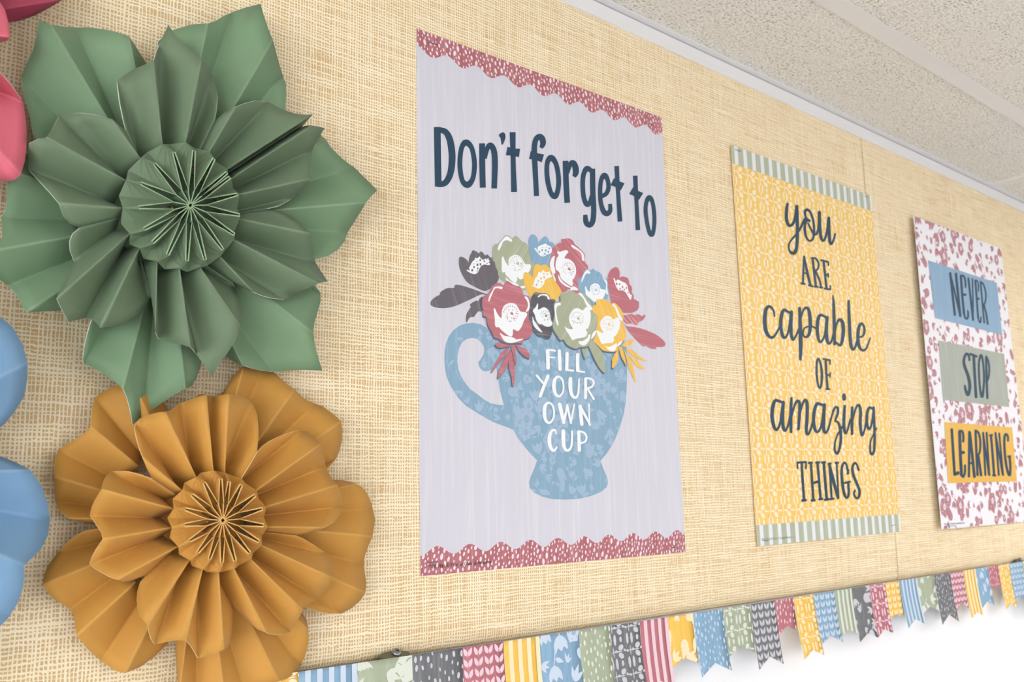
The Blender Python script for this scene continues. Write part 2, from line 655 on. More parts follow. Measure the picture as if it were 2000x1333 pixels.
def board(name, x0, x1, label):
    r = empty(name, ((x0 + x1) / 2, WALL_Y, ZB))
    tag(r, label, 'bulletin board', 'burlap board panels')
    # covering rolled round the lower edge
    pr = [(0.0, ZT + 0.004)]
    for k in range(40):
        pr.append((0.0, ZT + 0.004 + (ZB + 0.020 - ZT - 0.004) * (k + 1) / 40))
    for k in range(1, 13):
        a = PI / 2 * k / 12
        pr.append((0.0056 * (1 - math.cos(a)) ** 1.3, ZB + 0.020 - 0.020 * math.sin(a)))
    V = [(x, y, z) for x in (x0, x1) for (y, z) in pr]
    n = len(pr)
    F = [(i, n + i, n + i + 1, i + 1) for i in range(n - 1)]
    obj('burlap_cover', V, F, M_BURLAP, r, smooth=True)
    v, f = box_mesh(x0 + 0.0005, x1 - 0.0005, 0.0012, WALL_Y - 0.0002, ZB + 0.016, ZT + 0.004)
    obj('backing_panel', v, f, M_CORK, r)
    return r


board('bulletin_board', -2.55, XS - 0.0005, 'wide beige burlap-textured board panel behind the paper flowers, left of the seam')
board('bulletin_board', XS + 0.0005, 4.15, 'beige burlap-textured board panel right of the vertical seam')

# narrow rail under the board that carries the paper trim
RAIL_H = 0.0105
t2 = box('trim_2', -2.55, 4.15, -RAIL_H, WALL_Y - 0.0002, ZB - 0.016, ZB - 0.0022, M_METAL_W, bevel=0.0008)
tag(t2, kind='structure')


def clip_screw(u, v, label):
    c = at(u, v, 0.006)
    z = ZB - 0.0020
    r = empty('screw_clip', (c.x, -0.006, z))
    tag(r, label, 'clip', 'screw clips on the rail')
    # oval tab lying on the rail, tipped a little forward
    V = []
    n = 28
    for k in range(n):
        a = 2 * PI * k / n
        V.append((c.x + 0.0135 * math.cos(a), -0.0056 + 0.0050 * math.sin(a), z + 0.0062 + 0.0018 * math.sin(a)))
    V += [(x, y, z) for x, y, zz in V]
    F = [tuple(range(n)), tuple(range(2 * n - 1, n - 1, -1))] + [(i, n + i, n + (i + 1) % n, (i + 1) % n) for i in range(n)]
    obj('clip_tab', V, F, M_CLIP, r)
    # pan head: domed lathe with a cross recess, leaning toward the room
    ax = Vector((0.05, -0.55, 0.83)).normalized()
    e1 = Vector((1, 0, 0))
    e1 = (e1 - ax * e1.dot(ax)).normalized()
    e2 = ax.cross(e1)
    o = Vector((c.x + 0.0012, -0.0066, z + 0.0074))
    pf = [(0.0, 0.0024), (0.0016, 0.0023), (0.0030, 0.0018), (0.0039, 0.0009), (0.0041, 0.0), (0.0039, -0.0004), (0.002, -0.0006), (0.002, -0.003)]
    V, F = [], []
    n = 20
    for rr, hh in pf:
        for k in range(n):
            a = 2 * PI * k / n
            V.append(o + ax * hh + e1 * (rr * math.cos(a)) + e2 * (rr * math.sin(a)))
    for i in range(len(pf) - 1):
        for k in range(n):
            F.append((i * n + k, (i + 1) * n + k, (i + 1) * n + (k + 1) % n, i * n + (k + 1) % n))
    obj('screw_head', V, F, M_STEEL, r, smooth=True)
    V, F = [], []
    for ang in (0.4, 0.4 + PI / 2):
        d = e1 * math.cos(ang) + e2 * math.sin(ang)
        s = e1 * -math.sin(ang) + e2 * math.cos(ang)
        b = len(V)
        for p, q in ((-1, -1), (1, -1), (1, 1), (-1, 1)):
            V.append(o + ax * 0.00245 + d * (0.0019 * p) + s * (0.0004 * q))
        F.append((b, b + 1, b + 2, b + 3))
    obj('cross_slot', V, F, M_GAP, r)
    return r


clip_screw(771, 1281, 'small olive metal clip with pan-head screw below the large cup poster')
clip_screw(1992, 1094, 'dark metal clip with screw at the far right end of the rail')

# ------------------------------------------------------------------ pleated paper flowers
# outline lists run clockwise: R = ridge fold meets the rim, V = valley fold, - = rim point, a trailing N marks the
# cut between two petals; points were measured on the photograph
A_ = crop(0, 0, 2.629)
B_ = crop(0, 400, 2.629)
C_ = crop(0, 826, 2.629)
D_ = crop(180, 260, 4.76)
E_ = crop(280, 880, 5.553)
F1 = crop(80, 700, 4.4425)
F2 = crop(380, 700, 4.4425)
F3 = crop(60, 980, 4.4425)
F4 = crop(380, 980, 3.775)
P_ = crop(0, 0, 1.0)


def rim(*items):
    out, c = [], P_
    for it in items:
        if callable(it):
            c = it
            continue
        k, x, y = it
        u, v = c(x, y)
        out.append((k, u, v))
    return out


def path(kindpts):
    """'R x y, - x y' text to items"""
    out = []
    for t in kindpts.replace('\n', ' ').split(','):
        t = t.split()
        if t:
            out.append((t[0], float(t[1]), float(t[2])))
    return out


def lerp(a, b, t):
    return a + (b - a) * t


def pleat_layer(parent, items, c3, inner_r, hin, hout, mats, ridge_inner=None, k0=0, rows=7, name='petal', thick=0.0005):
    """items: (kind, u, v) picture points or (kind, X, Z, 'w') world points.
    hin/hout: heights (ridge, valley) at the inner ring and at the rim."""
    P = list(items)
    # start at a cut
    s = next(i for i, p in enumerate(P) if 'N' in p[0])
    # ridge numbering before rotation
    rid = {}
    k = k0
    for i, p in enumerate(P):
        if 'R' in p[0]:
            rid[i] = k
            k += 1
    order = list(range(s, len(P))) + list(range(0, s))

    def world(p, h):
        if len(p) == 4:
            return Vector((p[1], -h, p[2]))
        return at(p[1], p[2], h)

    L = len(order)
    folds = [j for j in range(L) if P[order[j]][0][0] in 'RV']
    nf = len(folds)
    outer, inner, isr = [], [], []
    for j in folds:
        p = P[order[j]]
        r = p[0][0] == 'R'
        isr.append(r)
        outer.append(world(p, hout[0] if r else hout[1]))
    for q in range(nf):
        d = outer[q] - c3
        d.y = 0
        d = d.normalized()
        if isr[q]:
            if ridge_inner:
                inner.append(ridge_inner[rid[order[folds[q]]] % len(ridge_inner)].copy())
            else:
                inner.append(Vector((c3.x + d.x * inner_r, -hin[0], c3.z + d.z * inner_r)))
        else:
            inner.append(None)
    for q in range(nf):
        if inner[q] is None:
            a, b = inner[q - 1], inner[(q + 1) % nf]
            if a is not None and b is not None and ridge_inner:
                m = (a + b) * 0.5
                inner[q] = Vector((c3.x + (m.x - c3.x) * 0.96, -hin[1], c3.z + (m.z - c3.z) * 0.96))
            else:
                d = outer[q] - c3
                d.y = 0
                d = d.normalized()
                inner[q] = Vector((c3.x + d.x * inner_r, -hin[1], c3.z + d.z * inner_r))

    def ang(v):
        return math.atan2(v.z - c3.z, v.x - c3.x)

    def adiff(a, b):
        return (a - b + PI) % (2 * PI) - PI

    cols = []                                 # (column points, fold weight, is cut)

    def column(bot, top, w_, cut):
        cols.append(([lerp(bot, top, t / (rows - 1)) for t in range(rows)], w_, cut))

    for q in range(nf):
        q2 = (q + 1) % nf
        j0, j1 = folds[q], folds[q2]
        if j1 <= j0:
            j1 += L
        mids = [P[order[j % L]] for j in range(j0 + 1, j1)]
        hq, hq2 = -outer[q].y, -outer[q2].y
        a0, a1 = ang(outer[q]), ang(outer[q2])
        span = adiff(a1, a0)
        pts = []
        last = 0.0
        tot = 0.0
        cum = [0.0]
        prev = outer[q]
        for p in mids:
            x = world(p, (hq + hq2) / 2)
            tot += (x - prev).length
            cum.append(tot)
            prev = x
        tot += (outer[q2] - prev).length
        for m_i, p in enumerate(mids):
            x = world(p, (hq + hq2) / 2)
            if abs(span) > 0.045:
                sft = adiff(ang(x), a0) / span
            else:
                sft = cum[m_i + 1] / max(tot, 1e-6)
            sft = min(0.93, max(last + 0.02, sft, 0.03))
            last = sft
            bot = lerp(inner[q], inner[q2], sft)
            rad = math.hypot(x.x - c3.x, x.z - c3.z)
            ro = lerp(math.hypot(outer[q].x - c3.x, outer[q].z - c3.z), math.hypot(outer[q2].x - c3.x, outer[q2].z - c3.z), sft)
            ri = math.hypot(bot.x - c3.x, bot.z - c3.z)
            f = min(1.15, max(0.2, (rad - ri) / max(ro - ri, 1e-4)))
            h = lerp(-bot.y, lerp(hq, hq2, sft), f)
            pts.append((sft, world(p, h), 'N' in p[0]))
        kq = P[order[j0]][0]
        column(inner[q], outer[q], 1.0 if isr[q] else 0.55, 'N' in kq)
        seq = [(0.0, outer[q], False)] + pts + [(1.0, outer[q2], False)]

        def rim_at(sv):
            for a, b in zip(seq, seq[1:]):
                if a[0] <= sv <= b[0]:
                    return lerp(a[1], b[1], (sv - a[0]) / max(b[0] - a[0], 1e-6))
            return seq[-1][1]
        e0 = min(0.07, seq[1][0] * 0.5)
        e1 = max(0.93, 1 - (1 - seq[-2][0]) * 0.5)
        column(lerp(inner[q], inner[q2], e0), rim_at(e0), 0.0, False)
        body = [x for x in seq[1:-1]]
        dense = []
        for a, b in zip([(e0, rim_at(e0), False)] + body, body + [(e1, rim_at(e1), False)]):
            dense.append(a)
        for sv, pt, cut in dense[1:]:
            column(lerp(inner[q], inner[q2], sv), pt, 0.0, cut)
        column(lerp(inner[q], inner[q2], e1), rim_at(e1), 0.0, False)
    # split into petals at the cuts
    cuts = [i for i, c in enumerate(cols) if c[2]]
    nC = len(cols)
    made = []
    for a_i, a in enumerate(cuts):
        b = cuts[(a_i + 1) % len(cuts)]
        if b <= a:
            b += nC
        cc = [cols[i % nC] for i in range(a, b + 1)]
        if len(cc) < 3:
            continue
        V, F, W = [], [], []
        for col, wt, _ in cc:
            V += col
            W += [wt] * rows
        for i in range(len(cc) - 1):
            for t in range(rows - 1):
                F.append((i * rows + t, (i + 1) * rows + t, (i + 1) * rows + t + 1, i * rows + t + 1))
        o = obj(name, V, F, mats[0], parent, smooth=True)
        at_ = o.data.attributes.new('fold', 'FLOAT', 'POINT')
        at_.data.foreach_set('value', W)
        solid(o, thick, mats[1])
        made.append(o)
    return made


HUB_V = 0.0435


def hub(parent, c3, tips, crease, hv, mats, valley_r=0.0108, bits=()):
    """folded centre: star-shaped free edge, ridges running down to the crease ring, spokes to the middle"""
    n = len(tips)
    htop = -c3.y
    vt, vc = [], []
    for k in range(n):
        a, b = tips[k], tips[(k + 1) % n]
        m = (a + b) * 0.5 - c3
        m.y = 0
        L = m.length
        rr = min(valley_r, 0.6 * L)
        vt.append(c3 + m.normalized() * rr)
        p, q = crease[k], crease[(k + 1) % n]
        g = (p + q) * 0.5
        vc.append(Vector((c3.x + (g.x - c3.x) * 1.03, -HUB_V, c3.z + (g.z - c3.z) * 1.03)))
    V, F, W = [], [], []
    rows = 5
    cols = []
    tl, tr = [], []
    for k in range(n):
        d = tips[k] - c3
        sd = Vector((d.z, 0, -d.x)).normalized() * 0.00085      # clockwise tangent
        tl.append(tips[k] - sd)
        tr.append(tips[k] + sd)
        q = Vector((sd.x, 0, sd.z)) * 0.25
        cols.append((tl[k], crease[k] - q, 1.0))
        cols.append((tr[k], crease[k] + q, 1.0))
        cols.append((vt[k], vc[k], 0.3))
    for a, b, wt in cols:
        for t in range(rows):
            V.append(lerp(a, b, t / (rows - 1)))
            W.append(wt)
    m = len(cols)
    for i in range(m):
        j = (i + 1) % m
        for t in range(rows - 1):
            F.append((i * rows + t, j * rows + t, j * rows + t + 1, i * rows + t + 1))
    o = obj('pleated_centre', V, F, mats[0], parent)
    solid(o, 0.0008, mats[1])
    V, F = [], []
    for k in range(n):
        b = len(V)
        d = (vt[k] - c3)
        side = Vector((-d.z, 0, d.x)).normalized() * 0.00030
        for y in (0.0, 0.012):
            for pt in (c3 + d * 0.02, vt[k]):
                for s_ in (-1, 1):
                    V.append(pt + side * s_ + Vector((0, y, 0)))
        # 0,1 centre top; 2,3 outer top; 4..7 lower
        F += [(b, b + 1, b + 3, b + 2), (b, b + 2, b + 6, b + 4), (b + 1, b + 5, b + 7, b + 3), (b + 2, b + 3, b + 7, b + 6)]
    o2 = obj('centre_spokes', V, F, [mats[0], mats[1]], parent, mat_idx=[1, 0, 0, 0] * n)
    zz = []
    for k in range(n):
        zz += [(tl[k].x, tl[k].z), (tr[k].x, tr[k].z), (vt[k].x, vt[k].z)]
    v2, f2 = stroke(zz, 0.00095, closed=True, n=1)
    obj('cut_edge', [Vector((x, -htop - 0.0003, z)) for x, z, _ in v2], f2, mats[1], parent)
    rr = 0.98 * sum((Vector((p.x, 0, p.z)) - Vector((c3.x, 0, c3.z))).length for p in crease) / n
    disc = [Vector((c3.x + rr * math.cos(2 * PI * k / 32), -(hv - 0.006), c3.z + rr * math.sin(2 * PI * k / 32))) for k in range(32)]
    obj('centre_base', disc, [tuple(range(31, -1, -1))], mats[0], parent)
    for p in bits:
        V, F = [], []
        for i in range(5):
            for k in range(8):
                th, ph = PI * i / 4, 2 * PI * k / 8
                V.append(p + Vector((0.0006 * math.sin(th) * math.cos(ph), 0.0006 * math.sin(th) * math.sin(ph), 0.0011 * math.cos(th))))
        for i in range(4):
            for k in range(8):
                F.append((i * 8 + k, (i + 1) * 8 + k, (i + 1) * 8 + (k + 1) % 8, i * 8 + (k + 1) % 8))
        obj('gold_clasp', V, F, M_GOLD, parent, smooth=True)
    return o


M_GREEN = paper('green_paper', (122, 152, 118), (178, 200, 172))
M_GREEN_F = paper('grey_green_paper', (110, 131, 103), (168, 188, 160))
M_GREEN_E = plain('green_paper_edge', (214, 222, 206), 0.7, 0.2)
M_GREEN_S = plain('green_strip_edge', (152, 181, 143), 0.7, 0.2)
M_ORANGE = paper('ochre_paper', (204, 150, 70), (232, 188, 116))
M_ORANGE_E = plain('ochre_paper_edge', (238, 200, 140), 0.7, 0.2)
M_ORANGE_S = plain('ochre_strip_edge', (226, 180, 110), 0.7, 0.2)
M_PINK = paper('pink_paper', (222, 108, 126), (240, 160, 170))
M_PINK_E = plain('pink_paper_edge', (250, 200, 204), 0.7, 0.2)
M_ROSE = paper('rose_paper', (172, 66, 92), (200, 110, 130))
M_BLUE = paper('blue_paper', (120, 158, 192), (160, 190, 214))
M_BLUE_E = plain('blue_paper_edge', (186, 214, 226), 0.7, 0.2)

H_TOP, H_CR, H_CV = 0.061, 0.050, 0.026          # hub edge, crease ridges, crease valleys
F_OUT = (0.051, 0.032)                            # front layer at the rim: ridge, valley
B_IN, B_OUT = (0.029, 0.012), (0.025, 0.011)      # back layer

# --- green flower
g_c3 = at(*D_(912, 672), H_TOP)
g_tips = [at(*D_(x, y), H_TOP) for x, y in ((757, 182), (945, 165), (1130, 240), (1250, 370), (1278, 412), (1347, 572), (1370, 765), (1320, 945), (1212, 1085),
          (1048, 1178), (880, 1187), (700, 1132), (562, 1018), (483, 893), (432, 692), (452, 470), (578, 287))]
g_cre = [at(*D_(x, y), H_CR) for x, y in ((655, 110), (868, 90), (1088, 178), (1250, 335), (1290, 425), (1365, 570), (1365, 795), (1315, 990), (1190, 1145),
         (1005, 1250), (815, 1262), (605, 1197), (440, 1072), (350, 938), (285, 697), (315, 440), (450, 237))]
green_front = rim(A_, *path('''
 -N 645 672, - 630 610, - 612 520, V 600 415, - 640 385, - 690 355, - 735 336, R 787 312, - 800 268, V 815 236, - 835 190, - 865 130, - 905 185, - 970 250, R 1035 302,
 - 1062 345, V 1085 380, - 1105 440, - 1117 500, - 1112 570, -N 1102 625, - 1150 580, R 1210 548, - 1260 530, - 1310 517, V 1378 524, - 1440 560, - 1510 583, - 1565 592,
 R 1605 587, -N 1580 615, V 1545 655, - 1570 648, R 1600 645, - 1640 650, - 1665 658, - 1640 700, - 1615 740, V 1605 768, - 1600 840, R 1592 920, - 1570 960, - 1540 990, V 1510 1015,
 - 1430 1060, -N 1370 1073, - 1430 1085, - 1490 1110, - 1545 1150, R 1593 1200, - 1600 1250, - 1608 1300'''),
 B_, *path('''
 V 1622 302, - 1645 340, - 1665 370, - 1683 396, - 1665 398, R 1638 405, - 1590 425, - 1540 450, - 1500 468, V 1458 488, - 1400 482, - 1350 470, R 1300 450, - 1250 425, -N 1190 395,
 V 1205 425, - 1225 490, - 1238 570, R 1230 622, - 1222 665, - 1200 710, - 1165 765, - 1130 812, - 1090 882, - 1050 825, - 1025 790, V 1004 765, - 992 748, R 978 733, - 930 718, - 870 708,
 - 835 698, V 812 686, R 798 660, - 793 590, - 786 530, -N 782 480, V 772 478, - 745 530, - 700 570, - 640 605, - 580 625, R 515 632, - 500 615, - 475 592, V 445 583, - 400 590, - 350 602,
 - 325 555, - 305 515, R 290 482, - 320 420, - 350 360, V 383 297, - 360 240, - 356 190, - 372 150, -N 410 118'''),
 A_, *path('''
 - 360 1150, - 325 1110, R 302 1045, - 255 990, - 200 930, V 145 870, - 145 800, - 148 738, - 190 716, R 237 705, - 265 670, - 290 620, V 302 598, - 350 585, - 410 580, - 480 588, R 575 612, - 612 642'''))
green_back = rim(A_, *path('''
 -N 215 740, R 172 705, - 155 600, - 120 480, V 108 395, - 140 320, - 170 260, - 186 195, - 200 98, - 225 114, R 260 128, - 320 137, V 390 142, - 450 141, - 530 150, - 600 165, R 660 185,
 - 690 230, - 720 280, V 748 322, - 765 400, -N 790 470, R 815 300, - 810 215, V 845 180, - 895 153, - 980 127, R 1065 121, - 1110 105, - 1150 80, V 1195 62, - 1260 40, - 1338 20, - 1355 80, - 1378 150,
 R 1400 205, - 1422 290, V 1450 386, - 1468 430, - 1470 490, - 1465 560, R 1455 610, -N 1420 690, V 1640 690, R 1672 715, - 1700 760, - 1760 818, V 1820 862, - 1870 912, - 1937 978, - 1905 1010, R 1880 1040,
 - 1850 1090, - 1812 1150, V 1785 1192, - 1770 1240, - 1735 1283, - 1685 1316, R 1610 1335, V 1560 1340'''),
 B_, *path('''
 -N 1480 345, R 1580 400, - 1620 415, V 1645 452, - 1645 500, - 1628 560, - 1613 610, R 1607 660, - 1617 720, - 1635 790, - 1655 853, - 1560 849, - 1480 852, V 1400 860, - 1330 850, - 1290 840, R 1248 826,
 - 1200 805, V 1155 775, R 1120 740, -N 1090 700, V 1035 800, - 1030 830, - 1005 895, - 985 930, - 968 940, R 950 945, - 880 985, - 800 1040, V 740 1085, - 712 1105, - 680 1130, - 666 1050, - 648 985, R 630 945, - 560 885, - 500 850,
 V 430 815, - 424 795, - 430 740, - 445 670, R 468 595, -N 520 520, V 400 545, - 320 543, - 200 550, R 135 552, - 115 525, - 100 490, - 75 450, V 45 418, - 0 388, - -60 330, R -110 250, - -60 200, - 10 170'''),
 A_, *path('''V 5 1115, - 28 1080, - 35 1000, - 38 930, R 60 880, V 110 800'''))

g = empty('paper_flower', (g_c3.x, 0.0, g_c3.z - 0.16))
tag(g, 'large green pleated paper flower with pointed petals', 'paper flower', 'paper flowers on the board')
MG = (M_GREEN, M_GREEN_E)
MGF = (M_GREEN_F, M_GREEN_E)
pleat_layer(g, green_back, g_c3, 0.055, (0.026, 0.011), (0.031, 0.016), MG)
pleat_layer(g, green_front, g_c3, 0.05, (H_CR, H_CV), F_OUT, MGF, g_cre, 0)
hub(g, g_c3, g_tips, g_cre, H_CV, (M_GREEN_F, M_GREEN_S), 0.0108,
    [at(*D_(x, y), 0.054) for x, y in ((1025, 620), (1050, 670), (745, 697), (765, 757))])

# --- ochre flower
o_c3 = at(*E_(862, 762), H_TOP)
o_tips = [at(*E_(x, y), H_TOP) for x, y in ((838, 312), (928, 342), (1060, 375), (1208, 490), (1290, 635), (1303, 815), (1252, 990), (1150, 1115), (992, 1200),
          (850, 1215), (715, 1180), (590, 1105), (500, 980), (445, 810), (455, 640), (525, 485), (660, 355))]
o_cre = [at(*E_(x, y), H_CR) for x, y in ((760, 225), (885, 250), (1060, 310), (1225, 440), (1325, 618), (1340, 830), (1280, 1030), (1165, 1180), (985, 1285),
         (820, 1320), (645, 1290), (505, 1190), (380, 1045), (310, 840), (330, 635), (420, 437), (575, 295))]
ochre_front = rim(F1, *path('''
 -N 968 1048, - 910 940, R 882 862, - 850 780, - 825 690, - 811 610, V 822 575, - 850 530, - 900 505, - 960 485, - 1030 468, R 1075 465, - 1120 455, - 1160 430, V 1200 392, - 1260 375, - 1320 350,
 - 1380 330, R 1435 322, -N 1442 330, V 1450 342, - 1500 335, - 1560 320, R 1625 312'''),
 F2, *path('''
 - 380 318, - 430 340, V 480 368, - 515 410, - 540 490, - 552 600, - 553 700, - 545 790, RN 537 826, - 580 770, - 640 725, - 720 685, - 800 655, - 860 635, V 920 624, - 970 640, - 1030 680, R 1090 750,
 - 1110 790, - 1120 850, V 1135 935, - 1155 980, - 1190 1050, R 1240 1103, - 1265 1160, - 1280 1220, V 1282 1290'''),
 F4, *path('''
 - 1075 90, - 1030 150, R 960 194, - 900 215, - 830 235, -N 740 248, - 800 275, - 870 315, - 930 355, V 980 392, - 1005 430, - 1020 490, R 1015 565, - 990 620, - 950 675, V 905 715, - 860 740, - 825 775,
 R 798 803, - 775 850, - 740 920, V 700 965, - 650 985, - 590 985, R 530 970, - 470 945, - 400 890, - 330 825, VN 283 765, - 280 860, - 277 950, - 265 1040, - 240 1075, R 215 1092, - 150 1125, - 90 1145, V 25 1158'''),
 F3, *path('''
 - 1420 1310, - 1385 1250, R 1345 1210, - 1280 1205, - 1200 1215, - 1130 1232, V 1075 1242, - 1045 1200, - 1025 1140, R 1015 1075, - 985 1040, - 950 1000, - 930 940, - 918 860, - 925 780, - 950 700, VN 1015 632,
 - 940 660, - 860 690, - 800 695, R 750 680, - 680 655, - 590 605, - 535 570, V 510 545, - 530 480, - 570 410, R 625 330, - 610 270, - 560 190, V 513 125, - 525 60'''),
 F1, *path('''
 - 470 1230, - 500 1180, R 525 1140, - 535 1090, - 560 1030, V 605 985, - 680 980, - 760 985, - 850 1005'''))
ochre_back = rim(F3, *path('''-N 620 205, V 555 200, - 480 185, - 400 165, R 330 148, - 270 100, - 235 60'''),
 F1, *path('''
 V 126 1244, - 115 1150, R 118 1030, - 115 930, - 125 860, V 150 800, - 210 760, - 300 705, - 370 655, R 430 595, - 435 520, - 445 420, V 470 345, - 520 300, - 600 260, - 665 238, R 800 235, - 950 300, - 1050 375, V 1090 430,
 -N 1150 520, V 1340 345, - 1370 315, R 1420 310'''),
 F2, *path('''
 - 100 330, - 180 330, V 250 300, - 310 195, - 360 130, R 425 70, - 500 96, V 590 106, - 640 112, - 680 118, - 740 170, - 800 225, R 868 273, - 930 335, - 980 368, V 1045 395, - 1110 420, - 1180 470, - 1240 520, R 1270 550,
 - 1282 620, - 1278 720, - 1250 820, V 1215 890, - 1190 920, R 1155 960, -N 1080 1010, V 1200 1060, - 1280 1062, - 1350 1075, R 1400 1092, - 1450 1115, - 1500 1180, - 1535 1260'''),
 F4, *path('''
 V 1312 55, - 1330 130, - 1320 210, R 1310 260, - 1280 330, - 1255 400, V 1245 465, - 1255 530, - 1265 600, R 1258 675, - 1220 730, - 1160 785, V 1080 828, - 1000 828, - 920 815, R 820 785, -N 720 760, V 780 815, - 825 875,
 R 838 950, - 840 1030, - 825 1110, V 780 1215, - 740 1265, - 680 1310, R 618 1327, - 540 1360, - 450 1395, V 370 1405, - 300 1425, R 220 1440, - 120 1445, V 20 1450, - -60 1420, R -110 1380, - -130 1250'''),
 C_, *path('''
 V 902 1140, -N 905 1060, V 868 1125, - 800 1195, - 720 1255, R 640 1288, - 590 1275, V 520 1225, - 450 1165, R 394 1095'''),
 F3, *path('''
 - 385 1080, - 378 1000, V 340 935, - 280 895, - 200 845, - 145 790, R 105 725, - 110 650, - 150 560, V 240 440, - 320 350, - 400 290, R 490 250, - 570 226'''))
oo = empty('paper_flower', (o_c3.x, 0.0, o_c3.z - 0.13))
tag(oo, 'mustard yellow pleated paper flower with rounded petals, overlapped by the green one', 'paper flower', 'paper flowers on the board')
MO = (M_ORANGE, M_ORANGE_E)
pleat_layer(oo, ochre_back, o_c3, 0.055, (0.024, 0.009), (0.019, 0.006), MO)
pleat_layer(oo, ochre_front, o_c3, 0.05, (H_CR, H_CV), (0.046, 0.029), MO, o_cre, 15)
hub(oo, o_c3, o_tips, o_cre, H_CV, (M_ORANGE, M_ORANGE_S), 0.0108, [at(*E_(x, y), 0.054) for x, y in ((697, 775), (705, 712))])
tg = [at(*E_(x, y), h) for x, y, h in ((805, 275, .044), (850, 235, .046), (905, 310, .050), (890, 360, .051), (866, 420, .052), (850, 340, .048))]
obj('paper_tag', tg, [(0, 1, 2, 3), (0, 3, 4, 5)], M_TAG, oo)


# --- flowers cut by the left edge of the picture: the petals in view follow the photo, the rest goes on round
def around(c3, items, radius, petals, h, rounded=True):
    """continue a rim clockwise from the last traced cut back to the first"""
    def a_of(p):
        q = at(p[1], p[2], h)
        return math.atan2(q.z - c3.z, q.x - c3.x)
    a0 = a_of(items[-1])
    a1 = a_of(items[0])
    span = (a0 - a1) % (2 * PI)
    out = []
    per = span / petals
    for k in range(petals):
        for s_, kk, f in ((0.0, '-', .62), (0.06, 'V', .78), (0.2, 'R', .93), (0.28, '-', .985), (0.36, 'V', 1.0), (0.44, '-', 1.0), (0.52, 'R', .985), (0.6, '-', .99),
                          (0.68, 'V', .985), (0.76, '-', .96), (0.84, 'R', .9), (0.93, '-', .8), (1.0, '-N', .62)):
            if s_ == 0.0:
                continue
            a = a0 - per * (k + s_)
            if k == petals - 1 and s_ == 1.0:
                continue
            out.append((kk, c3.x + radius * f * math.cos(a), c3.z + radius * f * math.sin(a), 'w'))
    return items + out


def side_flower(centre_px, front, back, rf, rb, nf_, nb_, mats, bmats, label, ring=0.055):
    c3 = at(centre_px[0], centre_px[1], H_TOP)
    r = empty('paper_flower', (c3.x, 0.0, c3.z - rb))
    tag(r, label, 'paper flower', 'paper flowers on the board')
    cre = [Vector((c3.x + ring * math.cos(-2 * PI * k / 17), -H_CR, c3.z + ring * math.sin(-2 * PI * k / 17))) for k in range(17)]
    tips = [Vector((c3.x + ring * .8 * math.cos(-2 * PI * k / 17), -H_TOP, c3.z + ring * .8 * math.sin(-2 * PI * k / 17))) for k in range(17)]
    pleat_layer(r, around(c3, back, rb, nb_, B_OUT[0]), c3, ring, B_IN, B_OUT, bmats)
    pleat_layer(r, around(c3, front, rf, nf_, F_OUT[0]), c3, ring, (H_CR, H_CV), F_OUT, mats)
    hub(r, c3, tips, cre, H_CV, mats)
    return r


pink_front = rim(*path('''
 -N -60 -110, V -25 -45, - 0 4, - 10 20, - 17 45, R 19 72, - 14 79, - 0 82, V -40 92, -N -70 118, - -30 128, R 0 141, - 22 166, V 44 197, - 50 230, - 51.5 260, - 51 290, - 48 316, R 40 342,
 - 30 351, - 18 354.5, - 0 354, V -30 350, - -60 330, -N -95 290'''))
pink_back = rim(*path('''-N 30 -140, V 100 -90, - 135 -40, R 124 -2, - 99 13, - 68 30, - 38 40, V 10 45, -N -60 70'''))
side_flower((-235, 20), pink_front, pink_back, 0.100, 0.066, 4, 4, (M_PINK, M_PINK_E), (M_ROSE, M_PINK_E),
            'pink paper flower with rose back petals, cut off at the upper left edge')
blue_front = rim(*path('''
 -N -130 570, V -50 600, - 0 619.6, - 24.8 639.4, - 44.6 674, R 53.5 709, - 53.5 738, - 47 773, - 29.7 803, - 10 827, V -10 842, -N -130 868, V -40 885, - 0 892, - 30 904, R 59.4 919, - 82 951, - 94 986,
 V 97.5 1015, - 94 1045, - 79 1075, R 47 1105, - 48 1125, - 44.6 1149, - 34.7 1179, V 15 1209, - 0 1224, -N -110 1235'''))
blue_back = rim(*path('''-N -200 640, V -120 620, R -60 680, - -40 740, V -60 830, -N -190 880, R -60 930, - 0 1000, V -10 1080, R -60 1160, -N -200 1190'''))
side_flower((-380, 925), blue_front, blue_back, 0.135, 0.130, 4, 4, (M_BLUE, M_BLUE_E), (M_BLUE, M_BLUE_E),
            'sky blue paper flower with rounded petals, cut off at the left edge')

# ------------------------------------------------------------------ posters
class Sheet:
    """flat sheet hung on the board; left edge stands a metres off it, right edge b metres"""

    def __init__(self, corners, a, b):
        p0, p1 = at(*corners[0], a), at(*corners[1], b)
        self.x0, self.a = p0.x, a
        self.k = (b - a) / (p1.x - p0.x)
        self.c = [self.px(*c) for c in corners]          # TL TR BR BL
        self.W, self.H = 0.3397, 0.4826

    def px(self, u, v, lift=0.0):
        d = ray(u, v)
        t = (-(self.a + self.k * (CC.x - self.x0)) - lift - CC.y) / (d.y + self.k * d.x)
        return CC + d * t

    def uv(self, x, y, lift=0.0):
        """metres from the top-left corner, y downward"""
        s, t = x / self.W, y / self.H
        c = self.c
        p = (c[0] * (1 - s) + c[1] * s) * (1 - t) + (c[3] * (1 - s) + c[2] * s) * t
        return p + Vector((0, -lift, 0))

    def xz(self, x, z, lift=0.0):
        return Vector((x, -(self.a + self.k * (x - self.x0)) - lift, z))

    def lay(self, fn, layer):
        z = 0.0002 + layer * 0.00013
        return lambda x, y, l: fn(x, y, z + l)


def in_crop(c, shapes):
    out = []
    for v, f in shapes:
        out.append(([c(p[0], p[1]) + tuple(p[2:]) for p in v], f))
    return out


